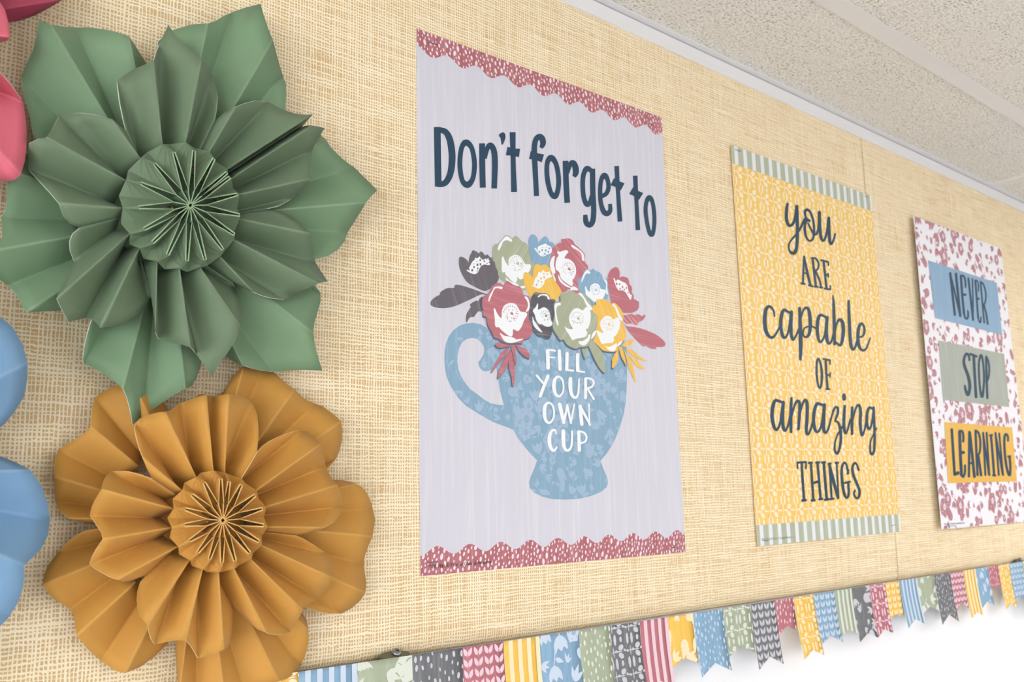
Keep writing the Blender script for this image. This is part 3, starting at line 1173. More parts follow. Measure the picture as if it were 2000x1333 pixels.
def poster(label, corners, a, b, sheet_mat):
    s = Sheet(corners, a, b)
    base = (s.c[3] + s.c[2]) * 0.5
    r = empty('poster', (base.x, 0.0, min(s.c[3].z, s.c[2].z)))
    tag(r, label, 'poster', 'posters on the board')
    V = [s.uv(x, y, 0) for x, y in ((0, 0), (s.W, 0), (s.W, s.H), (0, s.H))]
    V += [s.uv(x, y, -0.0003) for x, y in ((0, 0), (s.W, 0), (s.W, s.H), (0, s.H))]
    V = [v + Vector((0, -0.0001, 0)) for v in V]
    F = [(0, 3, 2, 1), (4, 5, 6, 7)] + [(i, (i + 1) % 4, 4 + (i + 1) % 4, 4 + i) for i in range(4)]
    obj('sheet', V, F, sheet_mat, r)
    return s, r


def letters(s, r, c, strokes, m, layer, name='lettering', caps=True, fat=1.0):
    """strokes: list of (width, points) or (width, points, 'closed'); one part per word"""
    sh = []
    for st in strokes:
        pts = [(q[0], q[1], (q[2] if len(q) > 2 else st[0]) * fat) for q in st[1]]
        sh.append(stroke(pts, st[0], closed=len(st) > 2, caps=caps))
    return ink(name, in_crop(c, sh), s.lay(s.px, layer), m, r)


M_INK = plain('slate_ink', INK, 0.5, 0.3)
M_CREAMINK = plain('white_ink', (240, 243, 246), 0.5, 0.3)
M_BLACKINK = plain('black_ink', (48, 40, 48), 0.5, 0.3)
M_LAV = streaked('lavender_print', (211, 209, 220), (224, 225, 233), 0.6, (230, 230, 9), 0, 0.48, 0.72)
M_RED = streaked('dusty_red_print', (176, 104, 112), (204, 144, 148), 0.8, (330, 330, 14), 0, 0.45, 0.68)
M_DOT = plain('pale_dot_ink', (238, 224, 230), 0.5, 0.3)
M_AGREY = streaked('charcoal_print', (106, 102, 108), (138, 128, 138), 0.8, (420, 420, 16), 0.35, 0.52, 0.7)
M_AGREY2 = streaked('dark_charcoal_print', (92, 90, 96), (150, 146, 150), 0.8, (20, 420, 420), 0.0, 0.5, 0.7)
M_AGREEN = streaked('sage_print', (168, 174, 148), (190, 194, 172), 0.8, (420, 420, 16), -0.6, 0.52, 0.7)
M_ABLUE = streaked('soft_blue_print', (134, 170, 198), (162, 190, 212), 0.8, (420, 420, 16), -0.4, 0.52, 0.7)
M_ARED = streaked('rose_print', (188, 112, 122), (206, 144, 150), 0.8, (20, 420, 420), -0.1, 0.52, 0.7)
M_ARED2 = streaked('rose_print_slant', (188, 112, 122), (220, 164, 170), 0.9, (420, 420, 14), 0.9, 0.5, 0.66)
M_AYEL = streaked('golden_print', (238, 190, 88), (246, 210, 130), 0.8, (420, 420, 16), 0.5, 0.52, 0.7)
M_CUP = streaked('cup_blue_print', (136, 170, 194), (164, 194, 212), 0.5, (260, 260, 12), 0, 0.5, 0.7)
M_CUPPAT = plain('cup_pattern_ink', (162, 187, 210), 0.5, 0.3)
M_SHADE = plain('slate_outline_ink', (88, 106, 126), 0.5, 0.3)

# --- floral fill patterns shared by several prints (rings around the origin, y up)
def floral_motif(kind, r, rnd):
    """list of positive rings and list of cut-out rings"""
    pos, neg = [], []
    if kind == 0:                       # open flower
        n = 11
        ph = rnd.random() * 6
        ring = [(r * (1 + .13 * math.sin(5 * t + ph) + .06 * rnd.uniform(-1, 1)) * math.cos(t), r * 1.12 * (1 + .13 * math.sin(5 * t + ph)) * math.sin(t))
                for t in (2 * PI * k / n for k in range(n))]
        pos.append(spline(ring, 2, True))
        neg.append(ell(.08 * r, -.1 * r, .34 * r, .40 * r, 0, 12))
        pos2 = [ell(.08 * r + .22 * r * math.cos(t), -.1 * r + .26 * r * math.sin(t), .05 * r, .035 * r, t, 6) for t in (2 * PI * k / 11 for k in range(11))]
        pos2 += [ell(.08 * r, -.1 * r, .09 * r, .10 * r, 0, 8)]
        for t in (.5, 1.7, 2.9, 4.2, 5.5):
            neg.append(leaf(r * .5 * math.cos(t + ph), r * .55 * math.sin(t + ph), r * .48, r * .07, t + ph + .5, 4))
        return pos, neg, pos2
    if kind == 1:                       # tulip on a stem
        ring = [(-.75 * r, .5 * r), (-.8 * r, -.2 * r), (-.3 * r, -.8 * r), (.3 * r, -.8 * r), (.8 * r, -.2 * r), (.75 * r, .55 * r), (.35 * r, .15 * r), (0, .5 * r), (-.35 * r, .1 * r)]
        pos.append(spline(ring, 2, True))
        pos.append([(-.08 * r, -.7 * r), (.08 * r, -.7 * r), (.55 * r, -2.0 * r), (.42 * r, -2.0 * r)])
        pos.append(leaf(.35 * r, -1.4 * r, 1.1 * r, .45 * r, .5))
        return pos, neg, []
    if kind == 2:                       # leaf sprig
        a0 = rnd.uniform(0, 6.28)
        for k in range(4):
            t = .35 * r * k
            x, y = t * math.cos(a0), t * math.sin(a0)
            pos.append(leaf(x, y, .95 * r, .34 * r, a0 + .7))
            pos.append(leaf(x, y, .95 * r, .34 * r, a0 - .7))
        pos.append(leaf(0, 0, 1.9 * r, .12 * r, a0))
        return pos, neg, []
    a0 = rnd.uniform(0, 6.28)           # pair or fan of leaves
    for k in range(3):
        pos.append(leaf(0, 0, r * rnd.uniform(1.0, 1.6), .42 * r, a0 + (k - 1) * .55))
    return pos, neg, []


def scatter_floral(region, bbox, rnd, rmin, rmax, gap, tries, boxes=()):
    """region(p) -> bool; returns pos and neg shapes"""
    spots = []
    P, Q, S = [], [], []
    for t in range(tries):
        kind = (0, 1, 2, 3, 3, 2, 3, 3, 1)[rnd.randrange(9)]
        big = kind == 0 and t < tries * .5
        r = rnd.uniform(rmin, rmax) * (1.0 if kind else 1.25) * (1.0 if t < tries * .4 else .6)
        x = rnd.uniform(bbox[0], bbox[2])
        y = rnd.uniform(bbox[1], bbox[3])
        ext = r * (1.15 if kind == 0 else 1.5)
        if any((x - a) ** 2 + (y - b) ** 2 < (ext + c) ** 2 * gap for a, b, c in spots):
            continue
        if region is not None and not region((x, y)):
            continue
        pos, neg, pos2 = floral_motif(kind, r, rnd)
        rot = rnd.uniform(-.6, .6)
        ca, sa = math.cos(rot), math.sin(rot)
        turn = lambda ring: [(x + a * ca - b * sa, y + a * sa + b * ca) for a, b in ring]
        if region is not None and kind == 0 and not all(region(p) for p in turn(pos[0])):
            continue
        spots.append((x, y, ext))
        for src, dst in ((pos, P), (neg, Q), (pos2, S)):
            for ring in src:
                rr = [(x + a * ca - b * sa, y + a * sa + b * ca) for a, b in ring]
                if region is None or all(region(p) for p in rr):
                    dst.append(rr)
    return P, Q, S


# ---- poster 1: cup of flowers
P1 = ((813.2, 55.6), (1292, 229.5), (1338.6, 1079), (821, 1126))
s1, p1 = poster('largest poster: lavender sheet with a blue cup full of flowers and red scalloped borders', P1, 0.0004, 0.0004, M_LAV)
WAVE = 0.3397 / 9.85


def wave(x):
    return 0.0196 - 0.0036 * math.cos(2 * PI * x / WAVE)


nW = 160
top_ring = [(0, 0), (s1.W, 0)] + [(s1.W * (1 - k / nW), wave(s1.W * (1 - k / nW))) for k in range(nW + 1)]
bot_ring = [(s1.W, s1.H), (0, s1.H)] + [(s1.W * k / nW, s1.H - wave(s1.W * k / nW)) for k in range(nW + 1)]


def strip_poly(top):
    v, f = [], []
    for k in range(nW + 1):
        x = s1.W * k / nW
        v += [(x, 0 if top else s1.H), (x, wave(x) if top else s1.H - wave(x))]
        if k:
            f.append((2 * k - 2, 2 * k, 2 * k + 1, 2 * k - 1))
    return [(v, f)]


rd = random.Random(3)
for top in (True, False):
    b_ = ink('scalloped_border', strip_poly(top), s1.lay(s1.uv, 0), M_RED, p1)
    dots, spots = [], []
    for _ in range(6000):
        x, y = rd.uniform(0.001, s1.W - 0.001), rd.uniform(0.0008, 0.0225)
        r = rd.choice((1.0, 1.2, 1.5, 1.7, 2.0, 2.5)) * .001
        if y + r * .2 > wave(x) or any((x - a) ** 2 + (y - b) ** 2 < (r * .85 + c * .85 + .0013) ** 2 for a, b, c in spots):
            continue
        spots.append((x, y, r))
        yy = y if top else s1.H - y
        e = ell(x, yy, r * .62, r * 1.15, rd.uniform(-.35, .35) + (-.12 if top else .25), 10)
        e = [(min(max(a, 0), s1.W), min(max(b, 0), s1.H)) for a, b in e]
        if top:
            e = [(a, min(b, wave(a))) for a, b in e]
        else:
            e = [(a, max(b, s1.H - wave(a))) for a, b in e]
        dots.append(fill(e))
    ink('border_dots', dots, s1.lay(s1.uv, 1), M_DOT, b_)

G_ = crop(780, 40, 3.445)
word = lambda strokes, m=None, c=G_, layer=1, caps=False: letters(s1, p1, c, strokes, m or M_INK, layer, caps=caps)
word([(45, [(255, 717), (258, 900), (262, 1118)]),
      (44, [(258, 737, 38), (308, 748, 40), (337, 795, 44), (352, 870, 46), (355, 940, 46), (347, 1015, 44), (327, 1070, 42), (300, 1098, 40), (255, 1105, 34)]),
      (33, [(450, 822, 44), (485, 855), (503, 930), (505, 1000), (492, 1070), (459, 1107, 44), (425, 1080), (409, 1000), (409, 920), (422, 850)], 'c'),
      (40, [(557, 827), (558, 980), (562, 1126)]),
      (38, [(575, 930, 26), (592, 862, 32), (614, 840, 38), (637, 880, 40), (643, 960, 40), (641, 1050, 38), (638, 1131, 38)]),
      (40, [(684, 758, 26), (689, 768, 42), (697, 788, 34), (692, 836, 10)]),
      (40, [(762, 752, 40), (766, 950, 34), (772, 1155, 40)]),
      (58, [(722, 879), (766, 886, 50), (809, 892)])])
word([(36, [(923, 1182, 34), (915, 1020, 36), (908, 880, 38), (916, 808, 36), (940, 783, 40), (960, 795, 42), (967, 828, 38), (953, 858, 24)]),
      (56, [(878, 906), (922, 916, 48), (966, 929)]),
      (33, [(1022, 925, 42), (1052, 960), (1068, 1030), (1072, 1100), (1062, 1160), (1045, 1184, 40), (1020, 1160), (1000, 1090), (992, 1010), (998, 950)], 'c'),
      (38, [(1118, 945), (1122, 1090), (1130, 1228)]),
      (38, [(1132, 1030, 22), (1148, 972, 32), (1168, 958, 38), (1184, 985, 42), (1187, 1025, 40), (1175, 1052, 26)]),
      (32, [(1294, 1015, 30), (1262, 996, 36), (1239, 1040), (1234, 1110), (1241, 1190), (1261, 1238, 34), (1283, 1225), (1297, 1180)]),
      (36, [(1300, 998), (1302, 1150), (1308, 1270), (1303, 1345), (1283, 1376, 38), (1258, 1362, 36), (1251, 1308, 28)]),
      (30, [(1362, 1182), (1390, 1168), (1407, 1130), (1402, 1075), (1380, 1043, 38), (1358, 1075), (1351, 1150), (1356, 1230), (1376, 1288, 36), (1400, 1300, 36), (1419, 1278), (1417, 1235, 26)]),
      (31, [(1462, 980, 32), (1472, 1160, 28), (1485, 1354, 32)]),
      (55, [(1433, 1085), (1468, 1102, 46), (1503, 1120)])])
word([(30, [(1587, 1045, 32), (1596, 1230, 27), (1605, 1412, 31)]),
      (55, [(1560, 1145), (1594, 1165, 46), (1627, 1185)]),
      (28, [(1682, 1193, 36), (1703, 1222), (1714, 1290), (1716, 1360), (1709, 1420), (1697, 1440, 36), (1680, 1418), (1665, 1350), (1657, 1280), (1663, 1222)], 'c')])

# the cup
M1 = crop(835, 450, 7.616)
M2 = crop(1050, 450, 7.323)
M3 = crop(860, 560, 6.664)
M4 = crop(1060, 560, 6.664)
M5 = crop(860, 760, 5.263)
mp = lambda c, pts: [c(*p) for p in pts]
cup_outer = (mp(M3, [(740, 640), (700, 650), (650, 590), (590, 530), (520, 490), (430, 475), (340, 480), (250, 510), (170, 570), (110, 650), (75, 740), (55, 840), (53, 950), (60, 1060), (80, 1170), (120, 1270), (155, 1333)])
             + mp(M5, [(190, 100), (270, 180), (400, 260), (540, 340), (660, 385), (750, 420), (800, 510), (870, 600), (940, 680), (995, 735), (970, 810), (930, 900), (913, 960), (920, 1020), (970, 1070), (1050, 1110), (1150, 1135),
                       (1280, 1140), (1420, 1132), (1560, 1100), (1660, 1055), (1710, 1010), (1725, 960), (1710, 900), (1680, 830), (1645, 740), (1700, 680), (1760, 590), (1810, 490), (1850, 380), (1885, 260), (1905, 140), (1915, 0)])
             + mp(M4, [(1098, 1120), (1098, 1000), (1092, 870), (1080, 740), (900, 700), (500, 600), (100, 500)]))
cup_hole = (mp(M3, [(730, 1060), (680, 1080), (620, 1100), (570, 1105), (530, 1080), (500, 1030), (495, 985), (530, 940), (560, 890), (572, 830), (560, 770), (530, 720), (480, 680), (420, 668), (350, 680), (290, 720), (245, 800), (225, 890),
                    (222, 980), (235, 1080), (270, 1170), (320, 1250), (385, 1333)]) + mp(M5, [(380, 55), (450, 110), (520, 150), (600, 165), (655, 170), (630, 80), (610, 0)]) + mp(M3, [(752, 1200)]))
cup = ink('printed_cup', [fill(cup_outer, [cup_hole])], s1.lay(s1.px, 0), M_CUP, p1)
cupw = [(p.x, p.z) for p in (s1.px(*q) for q in cup_outer)]
holew = [(p.x, p.z) for p in (s1.px(*q) for q in cup_hole)]
reg = lambda p: inside(p, cupw) and not inside(p, holew)
bb = (min(p[0] for p in cupw), min(p[1] for p in cupw), max(p[0] for p in cupw), max(p[1] for p in cupw))
P, Q, S = scatter_floral(reg, bb, random.Random(11), .0050, .0092, .33, 12000)
ink('cup_pattern', [fill(r) for r in P], s1.lay(s1.xz, 1), M_CUPPAT, cup)
ink('cup_pattern_cutouts', [fill(r) for r in Q], s1.lay(s1.xz, 2), M_CUP, cup)
ink('cup_pattern_seeds', [fill(r) for r in S], s1.lay(s1.xz, 3), M_CUPPAT, cup)
T1 = crop(1030, 670, 11.107)
T2 = crop(1030, 780, 11.107)
wf = lambda c, st: letters(s1, cup, c, st, M_CREAMINK, 4)
wf(T1, [(82, [(440, 180), (450, 545)]), (44, [(425, 158), (515, 160), (600, 170)]), (36, [(470, 315), (585, 320)]), (74, [(692, 175), (700, 380), (710, 575)]),
        (74, [(860, 232), (857, 400), (852, 575)]), (38, [(850, 590), (1000, 605)]), (76, [(1092, 258), (1090, 420), (1092, 600)]), (38, [(1085, 612), (1235, 635)])])
wf(T1, [(48, [(200, 708), (345, 880)]), (70, [(448, 725), (360, 940), (278, 1160)]),
        (55, [(672, 735, 46), (750, 790, 46), (783, 920, 42), (772, 1060, 42), (690, 1163, 48), (610, 1110, 66), (576, 960, 82), (588, 830, 78), (620, 765, 60)], 'c'),
        (60, [(935, 780, 82), (930, 950, 84), (960, 1120, 72), (1030, 1192, 56), (1095, 1130, 48), (1115, 960, 44), (1118, 790, 38)]),
        (66, [(1262, 785), (1262, 1195)]), (44, [(1265, 767), (1380, 785), (1440, 860), (1400, 950), (1300, 990)]), (46, [(1310, 1000), (1440, 1220)])])
wf(T2, [(55, [(465, 78, 44), (540, 130, 44), (578, 270, 42), (562, 420, 44), (485, 515, 50), (405, 470, 66), (370, 330, 82), (380, 170, 76), (420, 100, 58)], 'c'),
        (78, [(700, 115, 84), (745, 320, 80), (790, 510, 70)]), (50, [(795, 500), (868, 130)]), (48, [(866, 140), (945, 520)]), (40, [(945, 520), (1018, 115)]),
        (78, [(1142, 155), (1160, 350), (1180, 545)]), (56, [(1150, 160), (1250, 350), (1360, 560, 40)]), (36, [(1348, 560), (1335, 110)])])
wf(T2, [(60, [(625, 750, 30), (610, 690, 42), (570, 665, 48), (510, 720, 66), (478, 850, 82), (490, 1010, 78), (555, 1118, 60), (615, 1085, 46), (640, 1040, 34)]),
        (60, [(780, 695, 84), (780, 880, 84), (800, 1050, 74), (870, 1118, 56), (945, 1050, 50), (968, 880, 46), (966, 700, 42)]),
        (72, [(1112, 712), (1118, 900), (1125, 1110)]), (42, [(1112, 697), (1220, 725), (1285, 820), (1250, 920), (1150, 960)])])

# printed blossoms: outline, then white marks, then seeds in the blossom's own colour
BL = []


def blossom(c, m, outline, whites, seeds, layer, shade=False, name='printed_blossom', sc=None):
    sh = in_crop(c, [blob(outline, 3)])
    if shade:
        off = [([(x - 1.6, y + 3.2) for x, y in v], f) for v, f in sh]
        ink('printed_outline', off, s1.lay(s1.px, layer - 0.5), M_SHADE, p1)
    o = ink(name, sh, s1.lay(s1.px, layer), m, p1)
    if whites:
        ink('white_marks', in_crop(sc or c, [blob(w_, 3) for w_ in whites]), s1.lay(s1.px, layer + .35), M_CREAMINK, o)
    if seeds:
        ink('seed_marks', in_crop(sc or c, [fill(ell(x, y, rx, ry, a, 7)) for x, y, rx, ry, a in seeds]), s1.lay(s1.px, layer + .7), m, o)
    return o


def ring_seeds(cx, cy, r, k=7.6, rnd=random.Random(5)):
    """stamens of an open bloom: dense centre, ring of dashes"""
    out = [(cx + .12 * r, cy - .05 * r, .17 * r, .15 * r, .4), (cx + .2 * r, cy + .05 * r, .1 * r, .12 * r, 0)]
    for t in range(13):
        a = -2.9 + t * 2.9 / 9
        out.append((cx + .78 * r * math.cos(a), cy + .86 * r * math.sin(a), .10 * r, .045 * r, a))
    for t in range(22):
        a, q = rnd.uniform(0, 6.28), rnd.uniform(.3, .66)
        out.append((cx + q * r * math.cos(a), cy + q * r * 1.1 * math.sin(a) + .12 * r, .06 * r, .045 * r, rnd.uniform(0, 3)))
    return out


LF = lambda c, m, pts, layer, shade=False: blossom(c, m, pts, [], [], layer, shade, 'printed_leaf')
LF(M1, M_AGREY, [(45, 1100), (55, 1050), (110, 1000), (190, 955), (180, 940), (220, 900), (300, 860), (395, 858), (400, 825), (430, 812), (500, 820), (600, 850), (720, 890), (820, 930), (895, 955), (870, 962), (800, 955), (700, 1000), (560, 1065), (420, 1125), (280, 1158), (150, 1155), (70, 1130)], 1)
LF(M1, M_AGREY, [(570, 1354), (580, 1250), (620, 1180), (645, 1140), (630, 1110), (670, 1075), (735, 1045), (755, 1055), (780, 1010), (820, 990), (830, 1060), (820, 1170), (795, 1215), (760, 1205), (720, 1250), (690, 1290), (640, 1295), (612, 1320), (590, 1365)], 1)
blossom(M1, M_AGREY, [(470, 430), (480, 400), (510, 395), (560, 420), (600, 460), (612, 480), (620, 420), (635, 370), (660, 330), (665, 305), (690, 298), (740, 325), (760, 345), (780, 322), (805, 318), (830, 340), (860, 375), (890, 358), (915, 385), (945, 410), (968, 400), (965, 440), (1000, 475), (1010, 540), (1040, 600), (1060, 680), (1055, 740), (1020, 790), (960, 830), (945, 860), (900, 890), (850, 905), (790, 885), (700, 840), (600, 780), (540, 700), (490, 600), (470, 520)],
        [[(580, 590), (600, 590), (625, 605), (620, 560), (640, 520), (665, 470), (700, 440), (710, 405), (740, 420), (770, 390), (790, 415), (830, 440), (865, 420), (880, 440), (905, 405), (908, 440), (930, 458), (908, 475), (935, 505), (905, 520), (850, 510), (800, 530), (770, 580), (745, 630), (700, 655), (650, 640), (600, 615)]],
        [(665, 595, 16, 20, .2), (692, 548, 14, 20, 0), (742, 515, 16, 22, .2), (787, 507, 12, 22, -.2), (785, 445, 16, 16, 0), (845, 460, 13, 13, 0), (748, 568, 13, 15, 0), (735, 465, 7, 10, 0), (690, 500, 8, 8, 0), (885, 492, 9, 9, 0), (738, 605, 8, 12, .3)], 2)
blossom(M1, M_AGREEN, [(965, 300), (975, 240), (1010, 208), (1050, 205), (1100, 150), (1140, 95), (1175, 72), (1220, 90), (1265, 125), (1290, 95), (1320, 85), (1360, 115), (1400, 160), (1460, 190), (1495, 235), (1510, 310), (1530, 400), (1560, 470), (1580, 520), (1575, 600), (1560, 660), (1490, 760), (1450, 890), (1400, 870), (1350, 830), (1250, 800), (1190, 780), (1110, 750), (1060, 690), (1040, 600), (1010, 530), (1000, 460), (970, 430), (970, 360)],
        [[(1045, 270), (1065, 210), (1110, 150), (1150, 100), (1180, 88), (1220, 110), (1258, 145), (1245, 175), (1210, 155), (1160, 150), (1120, 180), (1100, 230), (1070, 290), (1050, 295)],
         [(1105, 420), (1125, 390), (1140, 430), (1170, 490), (1205, 525), (1205, 450), (1230, 400), (1290, 368), (1350, 375), (1400, 410), (1430, 460), (1460, 505), (1520, 505), (1540, 540), (1520, 600), (1490, 640), (1440, 650), (1420, 720), (1370, 730), (1335, 690), (1335, 740), (1310, 778), (1260, 760), (1200, 700), (1160, 660), (1150, 625), (1120, 630), (1105, 590)],
         [(1165, 700), (1200, 735), (1260, 770), (1310, 782), (1350, 815), (1365, 835), (1300, 820), (1210, 775), (1170, 745)], [(1370, 840), (1440, 825), (1455, 845), (1430, 865), (1395, 862)]],
        ring_seeds(1325, 500, 125), 3)
blossom(M1, M_ABLUE, [(1510, 220), (1505, 150), (1530, 85), (1560, 60), (1600, 75), (1635, 120), (1650, 190), (1670, 165), (1710, 120), (1755, 92), (1790, 120), (1820, 175), (1860, 180), (1890, 215), (1900, 260), (1870, 420), (1830, 540), (1800, 560), (1700, 540), (1600, 520), (1550, 450), (1530, 380), (1515, 300)],
        [[(1590, 265), (1615, 270), (1640, 300), (1640, 250), (1680, 225), (1710, 215), (1755, 200), (1790, 225), (1830, 240), (1850, 290), (1835, 340), (1780, 360), (1730, 390), (1680, 380), (1640, 340), (1600, 290)]],
        [(1663, 322, 14, 20, 0), (1705, 297, 14, 20, 0), (1757, 300, 14, 20, .3), (1798, 322, 12, 20, -.3), (1745, 352, 14, 18, .4), (1812, 270, 13, 15, 0), (1712, 255, 6, 9, 0), (1765, 255, 6, 9, 0), (1722, 370, 6, 9, 0)], 3)
blossom(M2, M_ARED2, [(345, 130), (380, 125), (430, 115), (480, 130), (515, 165), (530, 200), (580, 240), (630, 290), (665, 330), (680, 380), (672, 440), (700, 480), (722, 520), (715, 560), (680, 600), (640, 660), (590, 700), (580, 760), (590, 830), (600, 890), (540, 900), (480, 870), (440, 840), (410, 870), (370, 885), (330, 870), (290, 810), (260, 740), (225, 690), (195, 610), (175, 540), (165, 460), (180, 400), (195, 350), (190, 300), (215, 255), (265, 210), (310, 180), (340, 185)],
        [[(478, 212), (510, 215), (560, 250), (610, 290), (650, 330), (668, 380), (662, 440), (635, 425), (635, 370), (610, 320), (560, 280), (500, 250)],
         [(175, 480), (190, 420), (220, 375), (245, 370), (240, 430), (235, 500), (250, 560), (255, 610), (240, 625), (205, 600), (185, 550)],
         [(280, 300), (320, 310), (360, 295), (410, 285), (440, 310), (410, 350), (385, 400), (440, 410), (490, 440), (530, 490), (550, 560), (545, 630), (520, 690), (500, 710), (505, 760), (490, 800), (450, 780), (390, 740), (330, 680), (310, 600), (262, 560), (258, 480), (275, 400), (300, 365), (290, 340)],
         [(295, 630), (330, 700), (390, 760), (450, 800), (490, 828), (430, 815), (370, 780), (310, 720)], [(205, 600), (235, 640), (262, 720), (250, 730), (222, 670)], [(462, 850), (510, 800), (580, 845), (560, 862), (520, 855), (490, 862)]],
        ring_seeds(435, 560, 108), 3.1)
blossom(M1, M_AYEL, [(1428, 660), (1440, 630), (1480, 628), (1530, 660), (1565, 690), (1570, 620), (1580, 560), (1600, 510), (1640, 505), (1690, 525), (1740, 505), (1790, 535), (1830, 580), (1850, 660), (1880, 740), (1930, 800), (1991, 905), (1975, 970), (1930, 1010), (1910, 1066), (1870, 1030), (1700, 1000), (1540, 990), (1480, 900), (1440, 800), (1425, 720)],
        [[(1545, 820), (1575, 820), (1580, 780), (1600, 720), (1640, 670), (1650, 625), (1690, 630), (1715, 590), (1745, 620), (1790, 625), (1810, 610), (1830, 660), (1850, 690), (1800, 710), (1750, 740), (1730, 800), (1690, 850), (1650, 868), (1600, 850)]],
        [(1622, 810, 15, 20, 0), (1648, 757, 12, 20, .2), (1690, 718, 14, 20, .1), (1735, 700, 13, 22, 0), (1730, 645, 15, 14, 0), (1785, 655, 12, 14, 0), (1700, 770, 11, 15, 0), (1692, 815, 7, 11, .2)], 4.2)
blossom(M2, M_ABLUE, [(575, 770), (580, 700), (620, 680), (640, 640), (680, 570), (710, 560), (750, 575), (775, 565), (795, 550), (830, 580), (880, 600), (920, 640), (932, 695), (970, 690), (1000, 720), (1010, 800), (1025, 880), (1010, 960), (1000, 1000), (940, 1000), (850, 1010), (830, 1070), (790, 1060), (740, 1000), (690, 950), (640, 900), (595, 850)],
        [[(625, 730), (640, 670), (670, 610), (700, 572), (730, 575), (755, 610), (740, 625), (710, 615), (680, 640), (660, 690), (635, 740)], [(940, 700), (970, 705), (995, 740), (995, 830), (1010, 910), (985, 915), (975, 850), (980, 780), (965, 740)],
         [(675, 820), (690, 805), (710, 850), (745, 880), (750, 820), (780, 775), (830, 760), (880, 785), (905, 840), (960, 850), (975, 880), (950, 950), (920, 1000), (840, 1030), (800, 1020), (720, 950), (690, 920), (685, 870)]],
        ring_seeds(825, 860, 80), 4.3)
blossom(M2, M_ARED, [(1000, 740), (1005, 660), (1040, 580), (1090, 540), (1130, 528), (1160, 560), (1175, 610), (1172, 680), (1210, 660), (1270, 675), (1300, 700), (1315, 770), (1340, 800), (1352, 850), (1345, 890), (1375, 930), (1375, 980), (1420, 1005), (1448, 1030), (1448, 1100), (1420, 1150), (1350, 1180), (1270, 1185), (1210, 1170), (1180, 1120), (1130, 1060), (1060, 1040), (1045, 1000), (1030, 900), (1010, 820)],
        [[(1085, 690), (1100, 690), (1120, 730), (1145, 705), (1180, 720), (1220, 740), (1260, 760), (1290, 810), (1300, 870), (1330, 920), (1355, 935), (1340, 960), (1340, 980), (1325, 995), (1295, 950), (1260, 890), (1210, 860), (1160, 860), (1125, 810), (1105, 760)]],
        [(1130, 768, 13, 18, -.3), (1173, 772, 11, 16, .3), (1215, 812, 12, 18, 0), (1180, 838, 11, 14, 0), (1240, 850, 12, 12, 0), (1270, 825, 11, 16, -.3), (1293, 893, 8, 12, -.4)], 3)
LF(M4, M_ARED2, [(1050, 380), (1090, 370), (1160, 355), (1190, 375), (1240, 360), (1290, 385), (1310, 372), (1335, 370), (1330, 400), (1300, 440), (1245, 470), (1245, 500), (1190, 500), (1150, 480), (1100, 490), (1060, 460), (1040, 420)], 1)
LF(M4, M_ARED, [(1035, 460), (1060, 490), (1100, 518), (1180, 525), (1290, 550), (1400, 590), (1500, 640), (1570, 700), (1597, 745), (1580, 780), (1520, 790), (1480, 790), (1478, 812), (1420, 812), (1370, 790), (1330, 770), (1320, 783), (1280, 760), (1200, 680), (1120, 590), (1070, 510)], 1)
for lf in ([(710, 745), (780, 735), (850, 740), (915, 745), (890, 770), (820, 795), (750, 790)], [(915, 770), (880, 830), (850, 900), (780, 970), (700, 1080), (665, 1110), (700, 1030), (760, 930), (800, 860), (860, 810)],
           [(905, 850), (890, 950), (860, 1060), (800, 1140), (750, 1195), (750, 1150), (770, 1070), (820, 980), (870, 890)], [(900, 830), (930, 860), (940, 940), (965, 1020), (970, 1130), (960, 1270), (940, 1290), (930, 1180), (905, 1100), (890, 1000), (890, 900)],
           [(930, 750), (980, 745), (975, 830), (990, 930), (985, 1020), (960, 950), (945, 880), (925, 810)], [(985, 745), (1050, 790), (1110, 815), (1145, 850), (1168, 920), (1140, 930), (1080, 890), (1020, 830)]):
    LF(M3, M_ARED, lf, 5, True)
m1to3 = lambda pts: [((835 + x / 7.616 - 860) * 6.664, (450 + y / 7.616 - 560) * 6.664) for x, y in pts]
blossom(M3, M_ARED, m1to3([(815, 1040), (840, 980), (890, 960), (930, 900), (990, 810), (1040, 780), (1090, 790), (1135, 825), (1160, 780), (1195, 755), (1240, 785), (1290, 820), (1370, 840), (1410, 890), (1430, 960), (1475, 970), (1510, 990), (1530, 1060)])
        + [(1165, 260), (1155, 330), (1150, 420), (1180, 480), (1195, 550), (1190, 620), (1150, 670), (1090, 690), (1070, 740), (1000, 735), (900, 740), (820, 720), (760, 680), (700, 660), (680, 600), (620, 500), (605, 400), (560, 380), (560, 310), (545, 250)],
        [[(625, 180), (640, 120), (680, 50), (700, 10), (730, 0), (780, 0), (810, 10), (800, 35), (750, 20), (710, 30), (680, 90), (650, 160), (635, 195)], [(1095, 140), (1120, 130), (1150, 170), (1165, 250), (1150, 310), (1110, 330), (1140, 260), (1130, 190)],
         [(695, 300), (710, 285), (730, 330), (760, 380), (795, 412), (800, 330), (830, 250), (900, 215), (970, 225), (1010, 270), (1045, 325), (1110, 335), (1130, 370), (1090, 440), (1060, 520), (1010, 580), (950, 555), (945, 610), (930, 650), (880, 635), (800, 570), (760, 530), (725, 530), (710, 490), (710, 430)],
         [(775, 600), (830, 640), (920, 655), (990, 690), (960, 730), (900, 735), (840, 715), (800, 660)], [(970, 725), (1000, 688), (1070, 680), (1072, 692), (1020, 712)]],
        ring_seeds(915, 355, 118), 6, True)
